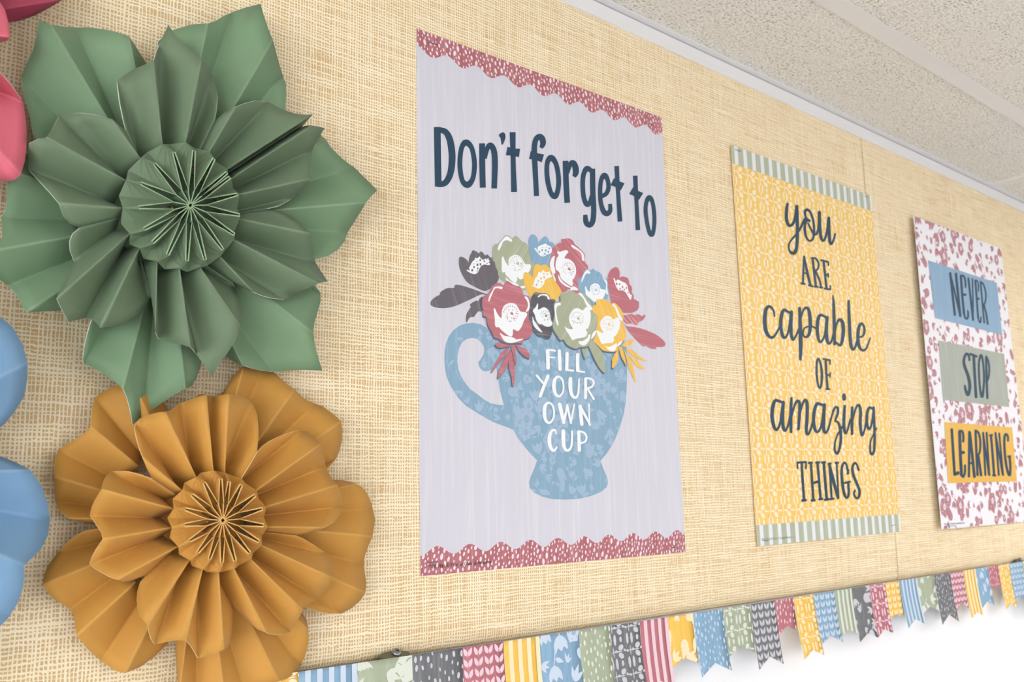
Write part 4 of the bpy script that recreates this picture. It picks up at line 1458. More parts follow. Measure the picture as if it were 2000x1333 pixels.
blossom(M3, M_AGREY2, [(1165, 240), (1180, 170), (1215, 85), (1260, 75), (1300, 85), (1380, 90), (1420, 120), (1430, 165), (1480, 165), (1500, 200), (1475, 260), (1480, 400), (1475, 450), (1460, 560), (1440, 650), (1390, 675), (1330, 640), (1290, 640), (1230, 580), (1195, 540), (1190, 470), (1160, 410), (1155, 330)],
        [[(1265, 135), (1300, 105), (1360, 98), (1400, 110), (1425, 165), (1400, 165), (1380, 125), (1320, 115), (1290, 135)], [(1205, 310), (1240, 270), (1265, 220), (1275, 240), (1270, 300), (1300, 290), (1350, 270), (1400, 300), (1430, 360), (1440, 440), (1465, 480), (1430, 520), (1370, 520), (1320, 490), (1290, 490), (1250, 440), (1230, 370), (1215, 340)],
         [(1200, 390), (1220, 440), (1260, 500), (1290, 540), (1330, 600), (1270, 570), (1210, 500)]], ring_seeds(1365, 385, 78), 5.2, True)
LF(M4, M_AGREEN, [(510, 780), (570, 765), (575, 830), (565, 900), (550, 940), (530, 890), (510, 830)], 6, True)
LF(M4, M_AGREEN, [(600, 770), (650, 690), (680, 740), (740, 810), (790, 890), (800, 980), (820, 1060), (812, 1115), (780, 1110), (720, 1030), (660, 910), (620, 820)], 6, True)
for lf in ([(985, 800), (985, 880), (970, 980), (930, 1055), (903, 1055), (905, 970), (900, 950), (940, 870), (970, 800)], [(990, 790), (1030, 790), (1060, 880), (1080, 960), (1085, 1030), (1060, 980), (1030, 930), (1010, 870)]):
    LF(M4, M_AYEL, lf, 5, True)
for lf in ([(1035, 760), (1080, 720), (1140, 700), (1185, 685), (1180, 720), (1140, 760), (1070, 785)], [(1060, 810), (1090, 880), (1140, 960), (1165, 1010), (1190, 1100), (1215, 1250), (1190, 1220), (1160, 1140), (1120, 1060), (1100, 970), (1075, 890)],
           [(1090, 840), (1130, 900), (1180, 930), (1220, 950), (1260, 1000), (1330, 1075), (1280, 1070), (1220, 1040), (1170, 970), (1120, 900)], [(1080, 805), (1140, 815), (1200, 850), (1260, 910), (1355, 968), (1300, 965), (1220, 930), (1150, 880)]):
    LF(M4, M_AYEL, lf, 5)
blossom(M4, M_AYEL, [(650, 250), (690, 240), (695, 180), (740, 165), (820, 168), (860, 190), (885, 235), (905, 215), (940, 215), (990, 260), (1030, 320), (1050, 400), (1045, 450), (1030, 470), (1060, 520), (1085, 600), (1075, 680), (1040, 720), (990, 780), (960, 840), (900, 850), (840, 845), (780, 830), (740, 790), (690, 740), (650, 690), (690, 620), (700, 540), (718, 450), (700, 370), (640, 310)],
        [[(905, 235), (930, 228), (965, 280), (1000, 360), (1040, 430), (1030, 450), (985, 400), (960, 330), (940, 280)], [(700, 570), (740, 590), (790, 602), (750, 520), (755, 450), (800, 400), (840, 380), (890, 400), (920, 430), (960, 405), (990, 410), (1010, 470), (990, 570), (950, 640), (920, 660), (930, 700), (900, 735), (830, 740), (770, 745), (745, 700), (720, 640)],
         [(820, 770), (850, 785), (910, 770), (960, 740), (965, 780), (940, 830), (900, 845), (850, 820)], [(970, 780), (990, 730), (1030, 710), (1020, 750)]], ring_seeds(850, 500, 92), 6, True)
blossom(M4, M_AGREEN, [(145, 240), (165, 200), (230, 195), (228, 120), (260, 90), (310, 75), (360, 55), (410, 75), (455, 105), (490, 80), (540, 90), (590, 150), (640, 230), (650, 280), (640, 310), (690, 360), (718, 430), (710, 510), (700, 560), (690, 640), (650, 690), (600, 770), (540, 790), (490, 790), (430, 810), (370, 790), (310, 750), (270, 690), (230, 700), (190, 640), (150, 580), (130, 520), (140, 440), (155, 350), (145, 290)],
        [[(155, 240), (180, 215), (230, 212), (235, 240), (190, 260), (175, 320), (190, 420), (205, 490), (195, 510), (170, 450), (158, 350)], [(460, 90), (500, 85), (530, 120), (580, 200), (640, 270), (645, 300), (610, 300), (560, 230), (530, 160), (490, 120)],
         [(285, 520), (320, 545), (392, 552), (350, 470), (345, 390), (380, 320), (420, 285), (470, 285), (520, 310), (560, 270), (600, 275), (625, 350), (620, 450), (590, 540), (560, 560), (580, 600), (560, 650), (500, 670), (430, 680), (390, 700), (350, 640), (310, 580)],
         [(465, 715), (520, 710), (580, 670), (595, 630), (620, 625), (610, 690), (570, 750), (530, 770), (490, 755)], [(630, 680), (650, 610), (690, 570), (690, 610), (660, 660)]], ring_seeds(450, 420, 100), 7.2, True)


def imprint(s, r, text, x, y, size, m):
    """small type along the foot of a poster"""
    cu = bpy.data.curves.new('imprint', 'FONT')
    cu.body = text
    cu.size = size
    tmp = bpy.data.objects.new('imprint', cu)
    COL.objects.link(tmp)
    bpy.context.view_layer.update()
    me = tmp.to_mesh()
    sh = [([(x + v.co.x, y - v.co.y) for v in me.vertices], [tuple(p.vertices) for p in me.polygons])]
    tmp.to_mesh_clear()
    bpy.data.objects.remove(tmp, do_unlink=True)
    bpy.data.curves.remove(cu)
    return ink('imprint', sh, s.lay(s.uv, 2), m, r)


imprint(s1, p1, 'TCR 7861 \u00a9 Teacher Created Resources', 0.0085, s1.H - 0.0055, 0.0040, M_BLACKINK)

# ---- poster 2: yellow pattern sheet
M_YSHEET = streaked('yellow_print', (243, 202, 110), (248, 211, 128), 0.8, (300, 300, 14), 0, 0.45, 0.68)
M_YPAT = plain('cream_pattern_ink', (249, 232, 203), 0.5, 0.3)
M_SAGE = streaked('sage_stripe_print', (176, 184, 160), (196, 202, 184), 0.8, (300, 300, 14), 0, 0.45, 0.68)
M_PWHITE = plain('paper_white', (232, 233, 236), 0.5, 0.3)
P2 = ((1427, 283), (1700.8, 383), (1759.5, 1038.6), (1478.8, 1068))
s2, p2 = poster('yellow patterned poster with dark script lettering and sage striped ends', P2, 0.0018, 0.0006, M_YSHEET)
BAND = 0.0236
sh = []
tw, th = 0.02717, 0.0242


def tile_shapes(x, y):
    mm = .001
    e = lambda cx, cy, rx, ry, a=0: ell(x + cx * mm, y + cy * mm, rx * mm, ry * mm, a, 8)
    out = [e(4.2, 12.1, 1.8, 5.8), e(11.2, 12.1, 1.8, 5.8), e(20.4, 12.1, 2.0, 3.2)]
    out += [e(19.8, -4.4, 4.5, 3.1, -.35), e(19.2, 4.6, 4.5, 3.1, .45)]
    out += [e(7.7, 0, .85, 5.4), e(7.7, -6.0, 1.2, 2.3), e(7.7, 6.0, 1.2, 2.3), e(12.5, 0, 6.0, .9), e(25.5, .2, 3.0, .9)]
    out += [e(3.2, .3, 1.6, 1.2, .4), e(11.8, -.5, 1.6, 1.2, -.3), e(25.2, -.9, 1.5, 1.2, .3), e(14.6, 1.2, 1.3, 1.0), e(2.0, 0, 3.0, .6)]
    return out


conv = [(0, BAND), (s2.W, BAND), (s2.W, s2.H - BAND), (0, s2.H - BAND)]
for j in range(-1, 20):
    for i in range(-1, 14):
        for r in tile_shapes(-.004 + i * tw, .0325 + j * th):
            q = clip(r, conv)
            if q:
                sh.append(fill(q))
pat = ink('leaf_pattern', sh, s2.lay(s2.uv, 0), M_YPAT, p2)
for top in (True, False):
    y0, y1 = (0, BAND) if top else (s2.H - BAND, s2.H)
    bnd = ink('striped_band', [fill([(0, y0), (s2.W, y0), (s2.W, y1), (0, y1)])], s2.lay(s2.uv, 1), M_PWHITE, p2)
    n_ = 19
    pw = (s2.W + .007) / n_
    st = []
    for k in range(n_ + 1):
        a, b = max(0, k * pw - .0045), min(s2.W, k * pw + .0062)
        if b > a:
            st.append(fill([(a, y0), (b, y0), (b, y1), (a, y1)]))
    ink('band_stripes', st, s2.lay(s2.uv, 2), M_SAGE, bnd)
KA = crop(1400, 260, 4.9925)
KB = crop(1400, 500, 4.9925)
KC = crop(1400, 760, 4.165)
w2 = lambda c, st: letters(s2, p2, c, st, M_INK, 2, fat=1.13)
w2(KA, [(28, [(690, 692, 22), (680, 760), (682, 850), (705, 902, 26), (740, 888, 24), (766, 820, 24), (780, 716, 28)]),
        (28, [(780, 716), (785, 850), (786, 1000), (780, 1105), (765, 1160, 32), (735, 1172, 28), (706, 1140, 18), (704, 1085, 16), (735, 1035, 16), (790, 970, 20), (830, 900, 22), (858, 842, 26)]),
        (20, [(905, 858, 22), (880, 850, 26), (862, 890), (858, 940, 24), (872, 1015), (905, 1052, 18), (938, 1030), (950, 950), (940, 850), (912, 772), (880, 748, 24), (860, 770, 24), (866, 815, 18), (892, 850, 18)]),
        (22, [(890, 880, 14), (925, 950, 18), (958, 990, 22), (985, 960, 20), (998, 880, 24), (1000, 775, 26)]),
        (26, [(1002, 772), (1005, 900), (1015, 1010), (1035, 1052, 22), (1060, 1020, 20), (1080, 930, 22), (1092, 830, 26)]),
        (26, [(1092, 830), (1096, 950), (1101, 1050), (1116, 1084, 20), (1140, 1040, 18), (1156, 985, 16)])])
w2(KB, [(18, [(850, 5, 14), (845, 140), (840, 268)]), (23, [(853, 5, 14), (880, 150), (913, 285)]), (13, [(845, 165), (885, 175)]), (17, [(824, 269), (856, 275)]), (17, [(897, 288), (932, 297)]),
        (20, [(936, 28), (950, 160), (968, 298)]), (17, [(924, 22), (968, 28), (992, 75), (985, 128), (952, 150)]), (18, [(962, 150), (1000, 230), (1018, 305)]), (17, [(953, 300), (986, 303)]), (16, [(1005, 309), (1028, 311)]),
        (20, [(1042, 48), (1056, 185), (1072, 320)]), (17, [(1018, 43), (1085, 60)]), (13, [(1086, 60), (1089, 95)]), (17, [(1058, 182), (1086, 190)]), (12, [(1087, 172), (1088, 208)]), (17, [(1052, 319), (1106, 328)]), (12, [(1106, 292), (1109, 328)])])
w2(KB, [(28, [(564, 590, 14), (555, 540, 18), (530, 502, 20), (500, 497, 26), (476, 540, 32), (468, 640, 34), (482, 740, 32), (520, 793, 26), (555, 790, 22), (590, 740, 18), (612, 695, 18)]),
        (28, [(722, 565, 20), (692, 545, 22), (655, 528, 26), (632, 580, 30), (624, 680, 30), (642, 780, 28), (665, 798, 22), (690, 765, 18), (712, 670, 22), (728, 548, 28)]),
        (28, [(728, 548), (724, 680), (728, 780), (745, 818, 22), (770, 785, 18), (802, 715, 18)]),
        (32, [(808, 512, 26), (815, 700), (819, 880, 34), (816, 1012, 22)]),
        (24, [(820, 610, 16), (842, 535, 18), (870, 507, 24), (898, 530, 28), (911, 620, 32), (910, 720, 30), (890, 783, 24), (860, 790, 18), (842, 765, 14), (852, 712, 14), (890, 690, 14), (930, 690, 14), (966, 707, 16)]),
        (28, [(1072, 605, 20), (1038, 585, 22), (1005, 582, 26), (984, 640, 30), (982, 750, 28), (998, 828, 22), (1020, 838, 20), (1050, 780, 18), (1068, 680, 22), (1076, 600, 28)]),
        (28, [(1076, 600), (1070, 720), (1076, 820), (1095, 858, 20), (1120, 828, 18), (1140, 760, 18)]),
        (26, [(1132, 387, 10), (1140, 480, 24), (1146, 700, 28), (1150, 862, 24)]),
        (26, [(1152, 770, 14), (1166, 675, 18), (1195, 622, 24), (1225, 645, 30), (1235, 725, 32), (1225, 820, 28), (1205, 873, 22), (1172, 852, 18), (1152, 830, 16)]),
        (28, [(1286, 440, 20), (1291, 600), (1300, 780), (1311, 880), (1330, 915, 22), (1355, 880, 20), (1375, 800, 18)]),
        (24, [(1372, 785, 14), (1415, 790, 18), (1440, 740, 22), (1432, 680, 20), (1407, 662, 22), (1386, 700, 26), (1376, 790, 28), (1388, 880, 26), (1420, 922, 22), (1455, 908, 18), (1480, 850, 14), (1496, 800, 12)])])
w2(KB, [(18, [(990, 1003, 16), (1012, 1050, 20), (1026, 1150, 22), (1021, 1250, 20), (1006, 1292, 16), (986, 1250, 18), (974, 1150, 20), (975, 1050, 18)], 'c'),
        (20, [(1062, 1012), (1070, 1160), (1081, 1298)]), (17, [(1040, 1006), (1104, 1020)]), (13, [(1105, 1022), (1104, 1058)]), (17, [(1074, 1160), (1104, 1166)]), (12, [(1106, 1142), (1105, 1185)]), (17, [(1068, 1300), (1098, 1302)])])
w2(KC, [(24, [(538, 112, 18), (505, 100, 20), (475, 96, 22), (456, 150, 26), (450, 230, 26), (466, 310, 24), (490, 333, 18), (515, 280, 16), (530, 180, 18), (541, 110, 22)]),
        (24, [(541, 110), (536, 220), (541, 310), (556, 342, 18), (580, 298, 15), (596, 220, 15)]),
        (24, [(607, 76, 18), (603, 200), (604, 350, 20)]), (20, [(608, 230, 13), (635, 132, 16), (660, 97, 20), (675, 130, 22), (672, 230, 22), (665, 328, 20)]),
        (22, [(670, 230, 14), (695, 132, 16), (718, 92, 20), (735, 120, 24), (735, 240, 24), (729, 338, 22), (741, 372, 18), (765, 328, 15), (786, 250, 15)]),
        (24, [(872, 135, 18), (840, 125, 20), (815, 122, 22), (794, 180, 24), (788, 260, 24), (801, 335, 22), (825, 348, 18), (850, 300, 15), (868, 200, 18), (876, 130, 22)]),
        (24, [(876, 130), (870, 240), (870, 330), (886, 358, 18), (910, 320, 15), (930, 240, 14), (950, 180, 14)]),
        (18, [(945, 185, 16), (966, 150, 16), (985, 157, 18), (984, 200, 18), (964, 262, 14), (985, 270, 16), (1004, 320, 20), (1010, 400, 20), (1000, 480, 18), (980, 527, 18), (961, 500, 16), (962, 440, 13), (985, 370, 12), (1022, 308, 14)]),
        (22, [(1041, 140, 18), (1035, 230), (1036, 320), (1049, 363, 16), (1066, 328, 14), (1086, 250, 14)]), (26, [(1035, 52), (1037, 82)]),
        (22, [(1101, 152, 18), (1100, 260), (1101, 368, 18)]), (20, [(1105, 260, 12), (1130, 162, 15), (1155, 132, 20), (1170, 180, 22), (1168, 290, 22), (1181, 380, 18), (1200, 340, 14), (1216, 270, 14)]),
        (18, [(1268, 165, 14), (1242, 152, 18), (1224, 200, 20), (1222, 280, 20), (1237, 328, 18), (1256, 300, 14), (1270, 220, 14), (1276, 152, 16)]),
        (18, [(1276, 152), (1281, 280), (1285, 400), (1280, 500), (1265, 533, 18), (1249, 510, 15), (1251, 430, 12), (1276, 370, 11), (1300, 320, 11)])])
w2(KC, [(18, [(691, 605), (700, 760), (711, 905)]), (16, [(656, 601), (725, 596)]), (12, [(656, 602), (658, 648)]), (12, [(727, 597), (725, 650)]), (20, [(698, 908), (723, 906)]),
        (18, [(766, 603), (786, 905)]), (18, [(820, 600), (845, 898)]), (18, [(778, 770), (830, 752)]), (17, [(750, 603), (773, 602)]), (17, [(810, 600), (833, 598)]), (17, [(772, 908), (796, 907)]), (17, [(834, 899), (858, 896)]),
        (20, [(870, 600), (882, 750), (895, 900)]), (17, [(857, 600), (881, 598)]), (17, [(881, 903), (907, 899)]),
        (16, [(917, 612), (935, 893)]), (22, [(915, 612, 18), (950, 750, 24), (985, 890, 16)]), (13, [(976, 603), (990, 888)]), (16, [(910, 611), (926, 607)]), (16, [(967, 603), (986, 601)]), (16, [(922, 898), (950, 894)]),
        (18, [(1070, 688, 14), (1056, 622, 16), (1036, 602, 16), (1017, 650, 18), (1020, 750, 20), (1036, 850, 20), (1056, 888, 16), (1073, 860, 18), (1070, 768, 18)]), (16, [(1042, 766), (1083, 756)]), (12, [(1062, 692), (1072, 660)]),
        (18, [(1155, 660, 16), (1141, 620, 14), (1122, 604, 16), (1104, 640, 18), (1112, 705, 20), (1140, 770, 20), (1161, 830, 20), (1156, 878, 18), (1135, 890, 16), (1116, 855, 14), (1124, 828, 14)])])
imprint(s2, p2, 'TCR 7863 \u00a9 Teacher Created Resources', 0.0085, s2.H - 0.0055, 0.0040, M_BLACKINK)

# ---- poster 3: rose floral sheet with three colour bars
M_WSHEET = plain('white_sheet', (240, 239, 245), 0.5, 0.3)
M_ROSEINK = streaked('rose_floral_ink', (184, 128, 138), (198, 148, 158), 0.8, (200, 200, 60), 0, 0.45, 0.65)
M_BAR1 = streaked('blue_bar_print', (138, 172, 202), (150, 180, 208), 0.7, (200, 200, 14))
M_BAR2 = streaked('sage_bar_print', (168, 174, 164), (182, 187, 178), 0.7, (200, 200, 14))
M_BAR3 = streaked('gold_bar_print', (232, 184, 88), (238, 194, 106), 0.7, (200, 200, 14))
c5 = crop(1760, 720, 4.167)
c4 = crop(1760, 400, 4.167)
c8 = crop(1780, 500, 7.405)
# right-hand corner lies outside the picture: follow the sheet's proportions
P3 = ((1784, 422), (1954.7, 485.2), (2016.5, 1018.5), (1839, 1034.4))
s3, p3 = poster('floral poster with blue, sage and gold word bars, rightmost on the board', P3, 0.0085, 0.0015, M_WSHEET)
P, Q, S = scatter_floral(None, (-.004, -.004, s3.W + .004, s3.H + .004), random.Random(23), .0078, .0135, .46, 12000)
conv = [(0, 0), (s3.W, 0), (s3.W, s3.H), (0, s3.H)]
cl = lambda rings: [fill(q) for q in (clip(r, conv) for r in rings) if len(q) > 2]
fp = ink('floral_pattern', cl(P), s3.lay(s3.uv, 0), M_ROSEINK, p3)
ink('floral_cutouts', cl(Q), s3.lay(s3.uv, 1), M_WSHEET, fp)
ink('floral_seeds', cl(S), s3.lay(s3.uv, 2), M_ROSEINK, fp)
bars = [([c8(243, 65), c8(1235, 390), c8(1315, 1145), c8(345, 900)], M_BAR1), ([c4(303, 1105), c4(838, 1215), c5(880, 315), c5(343, 255)], M_BAR2), ([c5(353, 437), c5(903, 480), c5(943, 920), c5(382, 935)], M_BAR3)]
bo = [ink('word_bar', [fill(q)], s3.lay(s3.px, 3), m, p3) for q, m in bars]
w3 = lambda c, par, st: letters(s3, par, c, st, M_INK, 4, fat=0.84 if c is P_ else 1.0)
w3(c8, bo[0], [(34, [(562, 252), (596, 560), (630, 855)]), (36, [(645, 262), (675, 560), (707, 870)]), (26, [(572, 300), (635, 560), (700, 845)]),
               (34, [(717, 300), (735, 560), (762, 840)]), (28, [(715, 287), (748, 288), (772, 325), (782, 390), (783, 455, 22)]), (36, [(745, 562), (782, 562)]), (28, [(762, 840), (778, 892), (800, 912), (819, 888), (821, 830), (815, 795, 22)]),
               (30, [(825, 328), (858, 620), (893, 928)]), (22, [(893, 928), (890, 620), (882, 335)]),
               (28, [(926, 358), (945, 620), (966, 900)]), (20, [(926, 352), (955, 368), (971, 430), (970, 508)]), (32, [(945, 620), (972, 622)]), (21, [(966, 900), (985, 958), (1002, 958), (1006, 890)]),
               (24, [(1001, 382), (1025, 660), (1054, 968)]), (24, [(1001, 375), (1040, 410), (1069, 500), (1078, 590), (1064, 680), (1035, 720)]), (27, [(1052, 720), (1084, 850), (1105, 988)])])
w3(P_, bo[1], [(6.5, [(1893.4, 704, 5), (1892, 695, 6), (1887.2, 691.5, 6), (1882.8, 702), (1883.8, 715, 7), (1890.8, 734.5, 7.5), (1894.2, 755, 7.5), (1890.8, 772, 7), (1886, 762, 6), (1884.8, 754, 5)]),
               (6.5, [(1901.8, 697), (1904, 735), (1906.4, 776)]), (6, [(1895.5, 692), (1907, 696.5)]),
               (5, [(1916, 694, 6), (1920.2, 710), (1922, 744), (1918.4, 776.5, 6), (1913.8, 756), (1911.8, 713)], 'c'),
               (5.4, [(1925.8, 699), (1927, 740), (1928.6, 778)]), (4.6, [(1926, 696.5), (1930, 705), (1932.2, 720), (1930.9, 737), (1928, 745)])])
w3(c5, bo[2], [(22, [(412, 498), (424, 680), (435, 865)]), (24, [(436, 864), (462, 852, 30)]),
               (25, [(476, 518), (482, 690), (491, 868)]), (19, [(475, 510), (498, 514), (507, 560), (505, 595)]), (26, [(488, 685), (508, 685)]), (18, [(491, 866), (505, 884), (519, 850), (520, 790)]),
               (20, [(555, 518), (552, 880)]), (23, [(558, 522), (578, 700), (597, 882)]), (17, [(556, 772), (584, 772)]),
               (20, [(606, 512), (613, 690), (622, 868)]), (18, [(606, 506), (632, 530), (645, 600), (640, 680), (620, 714)]), (21, [(629, 716), (640, 790), (651, 870)]),
               (17, [(668, 525), (686, 868)]), (15, [(668, 525), (714, 862)]), (17, [(696, 525), (718, 868)]),
               (20, [(731, 545), (745, 700), (757, 865)]), (15, [(720, 545), (742, 542)]), (17, [(748, 872), (767, 872)]),
               (17, [(768, 525), (795, 868)]), (15, [(768, 525), (827, 866)]), (16, [(798, 530), (830, 868)]),
               (20, [(870, 590, 16), (868, 552, 18), (850, 537), (840, 580), (843, 680), (856, 790), (871, 853), (885, 868), (889, 800), (884, 728)]), (18, [(872, 718), (888, 716)])])
imprint(s3, p3, 'TCR 7868 \u00a9 Teacher Created Resources', 0.0085, s3.H - 0.0055, 0.0040, M_BLACKINK)

# ------------------------------------------------------------------ bunting: die-cut paper trim along the rail
HB = RAIL_H + 0.0008
PC = {'blue': ((132, 170, 200), (204, 218, 236)), 'green': ((168, 178, 152), (220, 226, 214)), 'grey': ((112, 114, 118), (206, 204, 212)),
      'pink': ((186, 112, 122), (238, 206, 218)), 'yellow': ((242, 194, 86), (252, 230, 190))}
PM = {}
for k_, (c0, c1) in PC.items():
    lighter = tuple(int(x + (255 - x) * .18) for x in c0)
    PM[k_] = (streaked('trim_%s_print' % k_, c0, lighter, 0.8, (380, 380, 18), 0, 0.46, 0.7), plain('trim_%s_pale_ink' % k_, c1, 0.5, 0.3))
M_TRIM_E = plain('trim_paper_edge', (236, 238, 232), 0.6, 0.2)
J_ = crop(580, 1180, 2.6316)
KK = crop(1240, 1060, 4.348)
LL = crop(1600, 1050, 5.0)


def edge_px(u):
    """height of the trim's top edge in the photo"""
    pts = [(540, 1319.5), (580, 1313.5), (1240, 1215.8), (1340, 1200.5), (1600, 1160.0), (1700, 1143.8), (2000, 1096.5), (2200, 1064)]
    for (a, b), (c, d) in zip(pts, pts[1:]):
        if u <= c:
            return b + (d - b) * (u - a) / (c - a)
    return pts[-1][1]


trim_no = [0]


def pennant(parent, u0, u1, colour, pattern, tips, default):
    """u0, u1: top corners; tips: (left, notch, right) picture points or None"""
    a, b = at(u0, edge_px(u0), HB), at(u1, edge_px(u1), HB)
    lift = (trim_no[0] % 2) * 0.0004
    trim_no[0] += 1
    zt = (a.z + b.z) / 2
    if tips:
        # the hanging edges are upright, so the sideways drift of a tip in the picture tells how far it curls out
        def curl(p, x):
            lo, hi = 0.0, 0.07
            for _ in range(40):
                m = (lo + hi) / 2
                if at(p[0], p[1], HB + m).x > x:
                    lo = m
                else:
                    hi = m
            return m
        cl_, crr = curl(tips[0], a.x), curl(tips[2], b.x)
        c = min(0.045, max(0.0015, (cl_ + crr) / 2))
        L0, L1 = a.z - at(*tips[0], HB + c).z, b.z - at(*tips[2], HB + c).z
        Ln = (a.z + b.z) / 2 - at(*tips[1], HB + c * .8).z
    else:
        c, L0 = default
        L1, Ln = L0 - .002, L0 - .016
    W_ = b.x - a.x
    Lm = max(L0, L1)

    def place(x, d, l):
        f = max(0.0, min(1.3, d / Lm))
        return Vector((a.x + x, -(HB + lift + c * f ** 1.6 + l), a.z + (b.z - a.z) * x / W_ - d))

    def length(x):
        s_ = x / W_
        return L0 + (Ln - L0) * s_ * 2 if s_ < .5 else Ln + (L1 - Ln) * (s_ - .5) * 2

    nv = 16
    xs_ = [0, W_ * .25, W_ * .5, W_ * .75, W_]
    V, F = [], []
    for x in xs_:
        for j in range(nv + 1):
            V.append(place(x, length(x) * j / nv, 0))
    for i in range(4):
        for j in range(nv):
            q = i * (nv + 1) + j
            F.append((q, q + nv + 1, q + nv + 2, q + 1))
    dark, pale = PM[colour]
    o = obj('pennant', V, F, dark, parent, smooth=True)
    solid(o, 0.0003, M_TRIM_E, 0.0)
    halves = ([(0, 0), (W_ / 2, 0), (W_ / 2, Ln), (0, L0)], [(W_ / 2, 0), (W_, 0), (W_, L1), (W_ / 2, Ln)])
    rings = []
    rn = random.Random(trim_no[0] * 13)
    mm = .001
    if pattern == 'stripes':
        n = max(3, round(W_ / .0104))
        pw = W_ / n
        for k in range(n):
            x0, x1 = k * pw + pw * .5, k * pw + pw * .97
            for j in range(14):
                rings.append([(x0, Lm * j / 14), (x1, Lm * j / 14), (x1, Lm * (j + 1) / 14), (x0, Lm * (j + 1) / 14)])
    elif pattern == 'dots':
        sp = []
        for _ in range(900):
            x, d = rn.uniform(0, W_), rn.uniform(0, Lm)
            if any((x - p) ** 2 + ((d - q) * .72) ** 2 < .0047 ** 2 for p, q in sp):
                continue
            sp.append((x, d))
            r = rn.choice((.9, 1.1, 1.4)) * mm
            rings.append(ell(x, d, r, r * 1.9, rn.uniform(-.25, .25), 8))
    elif pattern == 'leaf':
        n = max(2, round(W_ / .0115))
        pw = W_ / n
        rows = int(Lm / .0086) + 1
        for j in range(rows + 1):
            for k in range(n):
                cx = (k + .5) * pw
                d = (j + .9) * .0086
                for sg in (-1, 1):
                    rings.append(leaf(cx + sg * .0006, d, .0082, .0040, -PI / 2 + sg * .5, 4))
    elif pattern == 'geo':
        for j in range(int(Lm / .0215) + 2):
            for k in range(int(W_ / .0235) + 2):
                x, y = -.004 + k * .0235, .003 + j * .0215
                e = lambda cx, cy, rx, ry, an=0: ell(x + cx * mm * .87, y + cy * mm * .88, rx * mm * 1.05, ry * mm * .95, an, 8)
                rings += [e(4.2, 12.1, 1.75, 5.6), e(11.2, 12.1, 1.75, 5.6), e(20.4, 12.1, 1.7, 2.9), e(19.8, -4.0, 3.6, 2.8, -.35), e(19.2, 4.3, 3.6, 2.8, .45),
                          e(7.7, 0, .6, 5.2), e(13.5, 0, 7.5, .7), e(3.2, .3, 1.7, 1.3, .4), e(11.8, -.5, 1.7, 1.3, -.3), e(25.2, -.9, 1.6, 1.3, .3), e(2, 0, 3, .6)]
    else:                                   # large floral
        P, Q, S = scatter_floral(None, (-.003, 0, W_ + .003, Lm), rn, .008, .0125, .42, 500)
        rings = [[(x, d) for x, d in r] for r in P]
        cut = [fill(q) for r in Q for h in halves for q in [clip(r, h)] if len(q) > 2]
        seed = [fill(q) for r in S for h in halves for q in [clip(r, h)] if len(q) > 2]
    sh = [fill(q) for r in rings for h in halves for q in [clip(r, h)] if len(q) > 2]
    ink('pennant_print', sh, lambda x, d, l: place(x, d, 0.00040 + l), pale, o)
    if pattern == 'floral' and cut:
        ink('print_cutouts', cut, lambda x, d, l: place(x, d, 0.00048 + l), dark, o)
        if seed:
            ink('print_seeds', seed, lambda x, d, l: place(x, d, 0.00056 + l), pale, o)
    return o


def strip(label, items, x_mid):
    p = at(x_mid, edge_px(x_mid), HB)
    r = empty('bunting_strip', (p.x, -HB, p.z - 0.08))
    tag(r, label, 'bunting', 'paper bunting under the board')
    for u0, u1, col, pat_, t, d in items:
        pennant(r, u0, u1, col, pat_, t, d)
    return r


long_, short_ = (0.012, 0.098), (0.006, 0.085)
b0 = [540, 583, 697, 804.2, 902.2, 982.8, 1053, 1130.2, 1189.9, 1248.6, 1303.2]
seqA = [('yellow', 'geo'), ('blue', 'stripes'), ('green', 'floral'), ('grey', 'dots'), ('pink', 'leaf'), ('yellow', 'stripes'), ('blue', 'floral'), ('green', 'dots'), ('grey', 'geo'), ('pink', 'stripes')]
itemsA = []
for i, (c_, p_) in enumerate(seqA):
    itemsA.append((b0[i], b0[i + 1], c_, p_, None, (0.013, 0.092) if i % 2 == 0 else (0.008, 0.078)))
itemsA[-1] = (1248.6, 1303.2, 'pink', 'stripes', (KK(97, 1290), KK(215, 1178), KK(352, 1225)), None)
strip('nearest paper bunting strip, from the mustard flower to the pink striped pennant', itemsA, 940)

bB = [KK(x, 0)[0] for x in (275, 490, 742, 980, 1185, 1345, 1513)] + [LL(x, 0)[0] for x in (150, 310, 487, 640, 780, 950, 1115, 1275, 1403, 1520, 1645)]
seqB = [('yellow', 'floral'), ('blue', 'dots'), ('green', 'geo'), ('grey', 'leaf'), ('pink', 'dots'), ('yellow', 'geo'), ('blue', 'leaf'), ('green', 'stripes'), ('grey', 'floral'), ('pink', 'geo'),
        ('yellow', 'leaf'), ('blue', 'stripes'), ('green', 'floral'), ('grey', 'dots'), ('pink', 'leaf'), ('yellow', 'stripes'), ('blue', 'floral')]
tK = [((328, 1065), (415, 985), (535, 1025)), ((575, 1147), (655, 1030), (815, 1093)), ((795, 985), (890, 880), (1020, 940)), ((1060, 1083), (1133, 972), (1255, 1035)),
      ((1225, 800), (1290, 710), (1360, 750)), ((1445, 995), (1500, 915), (1603, 960)), ((1585, 880), (1645, 795), (1763, 850)), ((1762, 800), (1805, 740), (1880, 778))]
tL = [((408, 1025), (460, 940), (568, 985)), ((568, 985), (630, 900), (722, 937)), ((690, 812), (740, 750), (828, 780)), ((870, 890), (925, 800), (1042, 855)), ((1015, 755), (1065, 680), (1165, 722)),
      ((1208, 855), (1252, 760), (1357, 825)), ((1345, 735), (1390, 640), (1452, 695)), ((1490, 795), (1530, 730), (1605, 768)), ((1590, 700), (1632, 625), (1713, 672))]
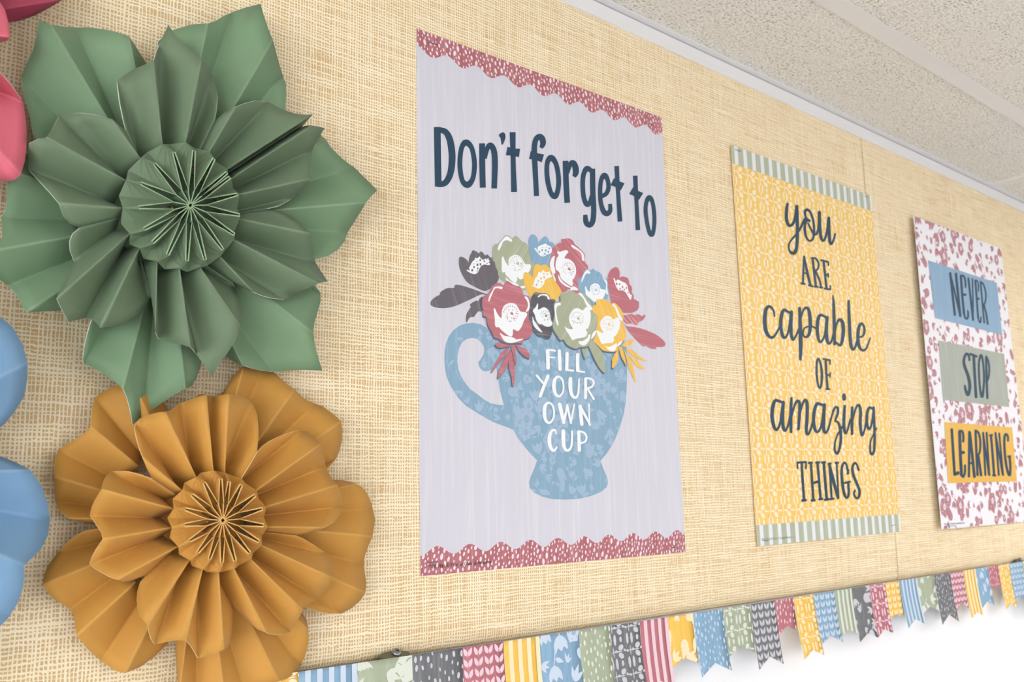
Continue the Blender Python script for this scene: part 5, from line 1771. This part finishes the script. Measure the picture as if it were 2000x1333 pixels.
tips = [tuple(KK(*p) for p in t) for t in tK] + [tuple(LL(*p) for p in t) for t in tL]
strip('middle paper bunting strip, starting with the yellow floral pennant',
      [(bB[i], bB[i + 1], c_, p_, tips[i], None) for i, (c_, p_) in enumerate(seqB)], 1600)
bC = [LL(x, 0)[0] for x in (1645, 1745, 1853, 1975, 2085, 2185)]
seqC = [('pink', 'dots'), ('yellow', 'geo'), ('blue', 'leaf'), ('green', 'stripes'), ('grey', 'floral')]
tC = [((1690, 525), (1730, 475), (1770, 510)), ((1830, 710), (1868, 650), (1933, 690)), ((1925, 625), (1965, 570), (2045, 605)), None, None]
strip('farthest paper bunting strip at the right edge, starting with a short pink dotted pennant',
      [(bC[i], bC[i + 1], c_, p_, tuple(LL(*p) for p in tC[i]) if tC[i] else None, (0.012, 0.08)) for i, (c_, p_) in enumerate(seqC)], 1985)


# ------------------------------------------------------------------ staples holding the posters
def staple(s, pa, pb, label):
    a, b = s.px(*pa, 0.0004), s.px(*pb, 0.0004)
    d = (b - a)
    L = d.length
    d = d.normalized()
    up = Vector((0, -1, 0))
    up = (up - d * up.dot(d)).normalized()
    sd = d.cross(up)
    r = 0.00034
    V, F = [], []
    prof_ = [(-0.0008, -0.0003), (0.0, 0.00025), (0.2, 0.00055), (0.8, 0.00055), (1.0, 0.00025), (1.0008, -0.0003)]
    n = 8
    for t, h in prof_:
        base = a + d * (L * t) + up * h
        for k in range(n):
            th_ = 2 * PI * k / n
            V.append(base + up * (r * .7 * math.cos(th_)) + sd * (r * math.sin(th_)))
    for i in range(len(prof_) - 1):
        for k in range(n):
            F.append((i * n + k, (i + 1) * n + k, (i + 1) * n + (k + 1) % n, i * n + (k + 1) % n))
    F += [tuple(range(n)), tuple(range((len(prof_) - 1) * n + n - 1, (len(prof_) - 1) * n - 1, -1))]
    m = (a + b) * .5
    o = obj('staple', V, F, M_STAPLE, None, smooth=True, loc=m)
    tag(o, label, 'staple', 'staples in the posters')


staple(s1, G_(185, 144), G_(255, 164), 'thin staple in the top left corner of the cup poster')
staple(s1, (1265.8, 241.5), (1278, 246), 'thin staple in the top right corner of the cup poster')
staple(s1, (834, 1100.5), (855.5, 1096.5), 'thin staple in the bottom left corner of the cup poster')
staple(s1, (1311.5, 1070), (1325, 1069), 'dark staple in the bottom right corner of the cup poster')
staple(s2, KA(178, 162), KA(233, 181), 'thin staple in the top left corner of the yellow poster')
staple(s2, (1687, 382.5), (1694.5, 385.5), 'thin staple in the top right corner of the yellow poster')
staple(s2, (1489, 1055.8), (1499, 1057.5), 'thin staple above the small print on the yellow poster')
staple(s2, (1741, 1027.5), (1748.5, 1026), 'dark staple in the bottom right corner of the yellow poster')
staple(s3, (1844, 1029), (1867, 1027.5), 'thin staple in the bottom left corner of the floral poster')
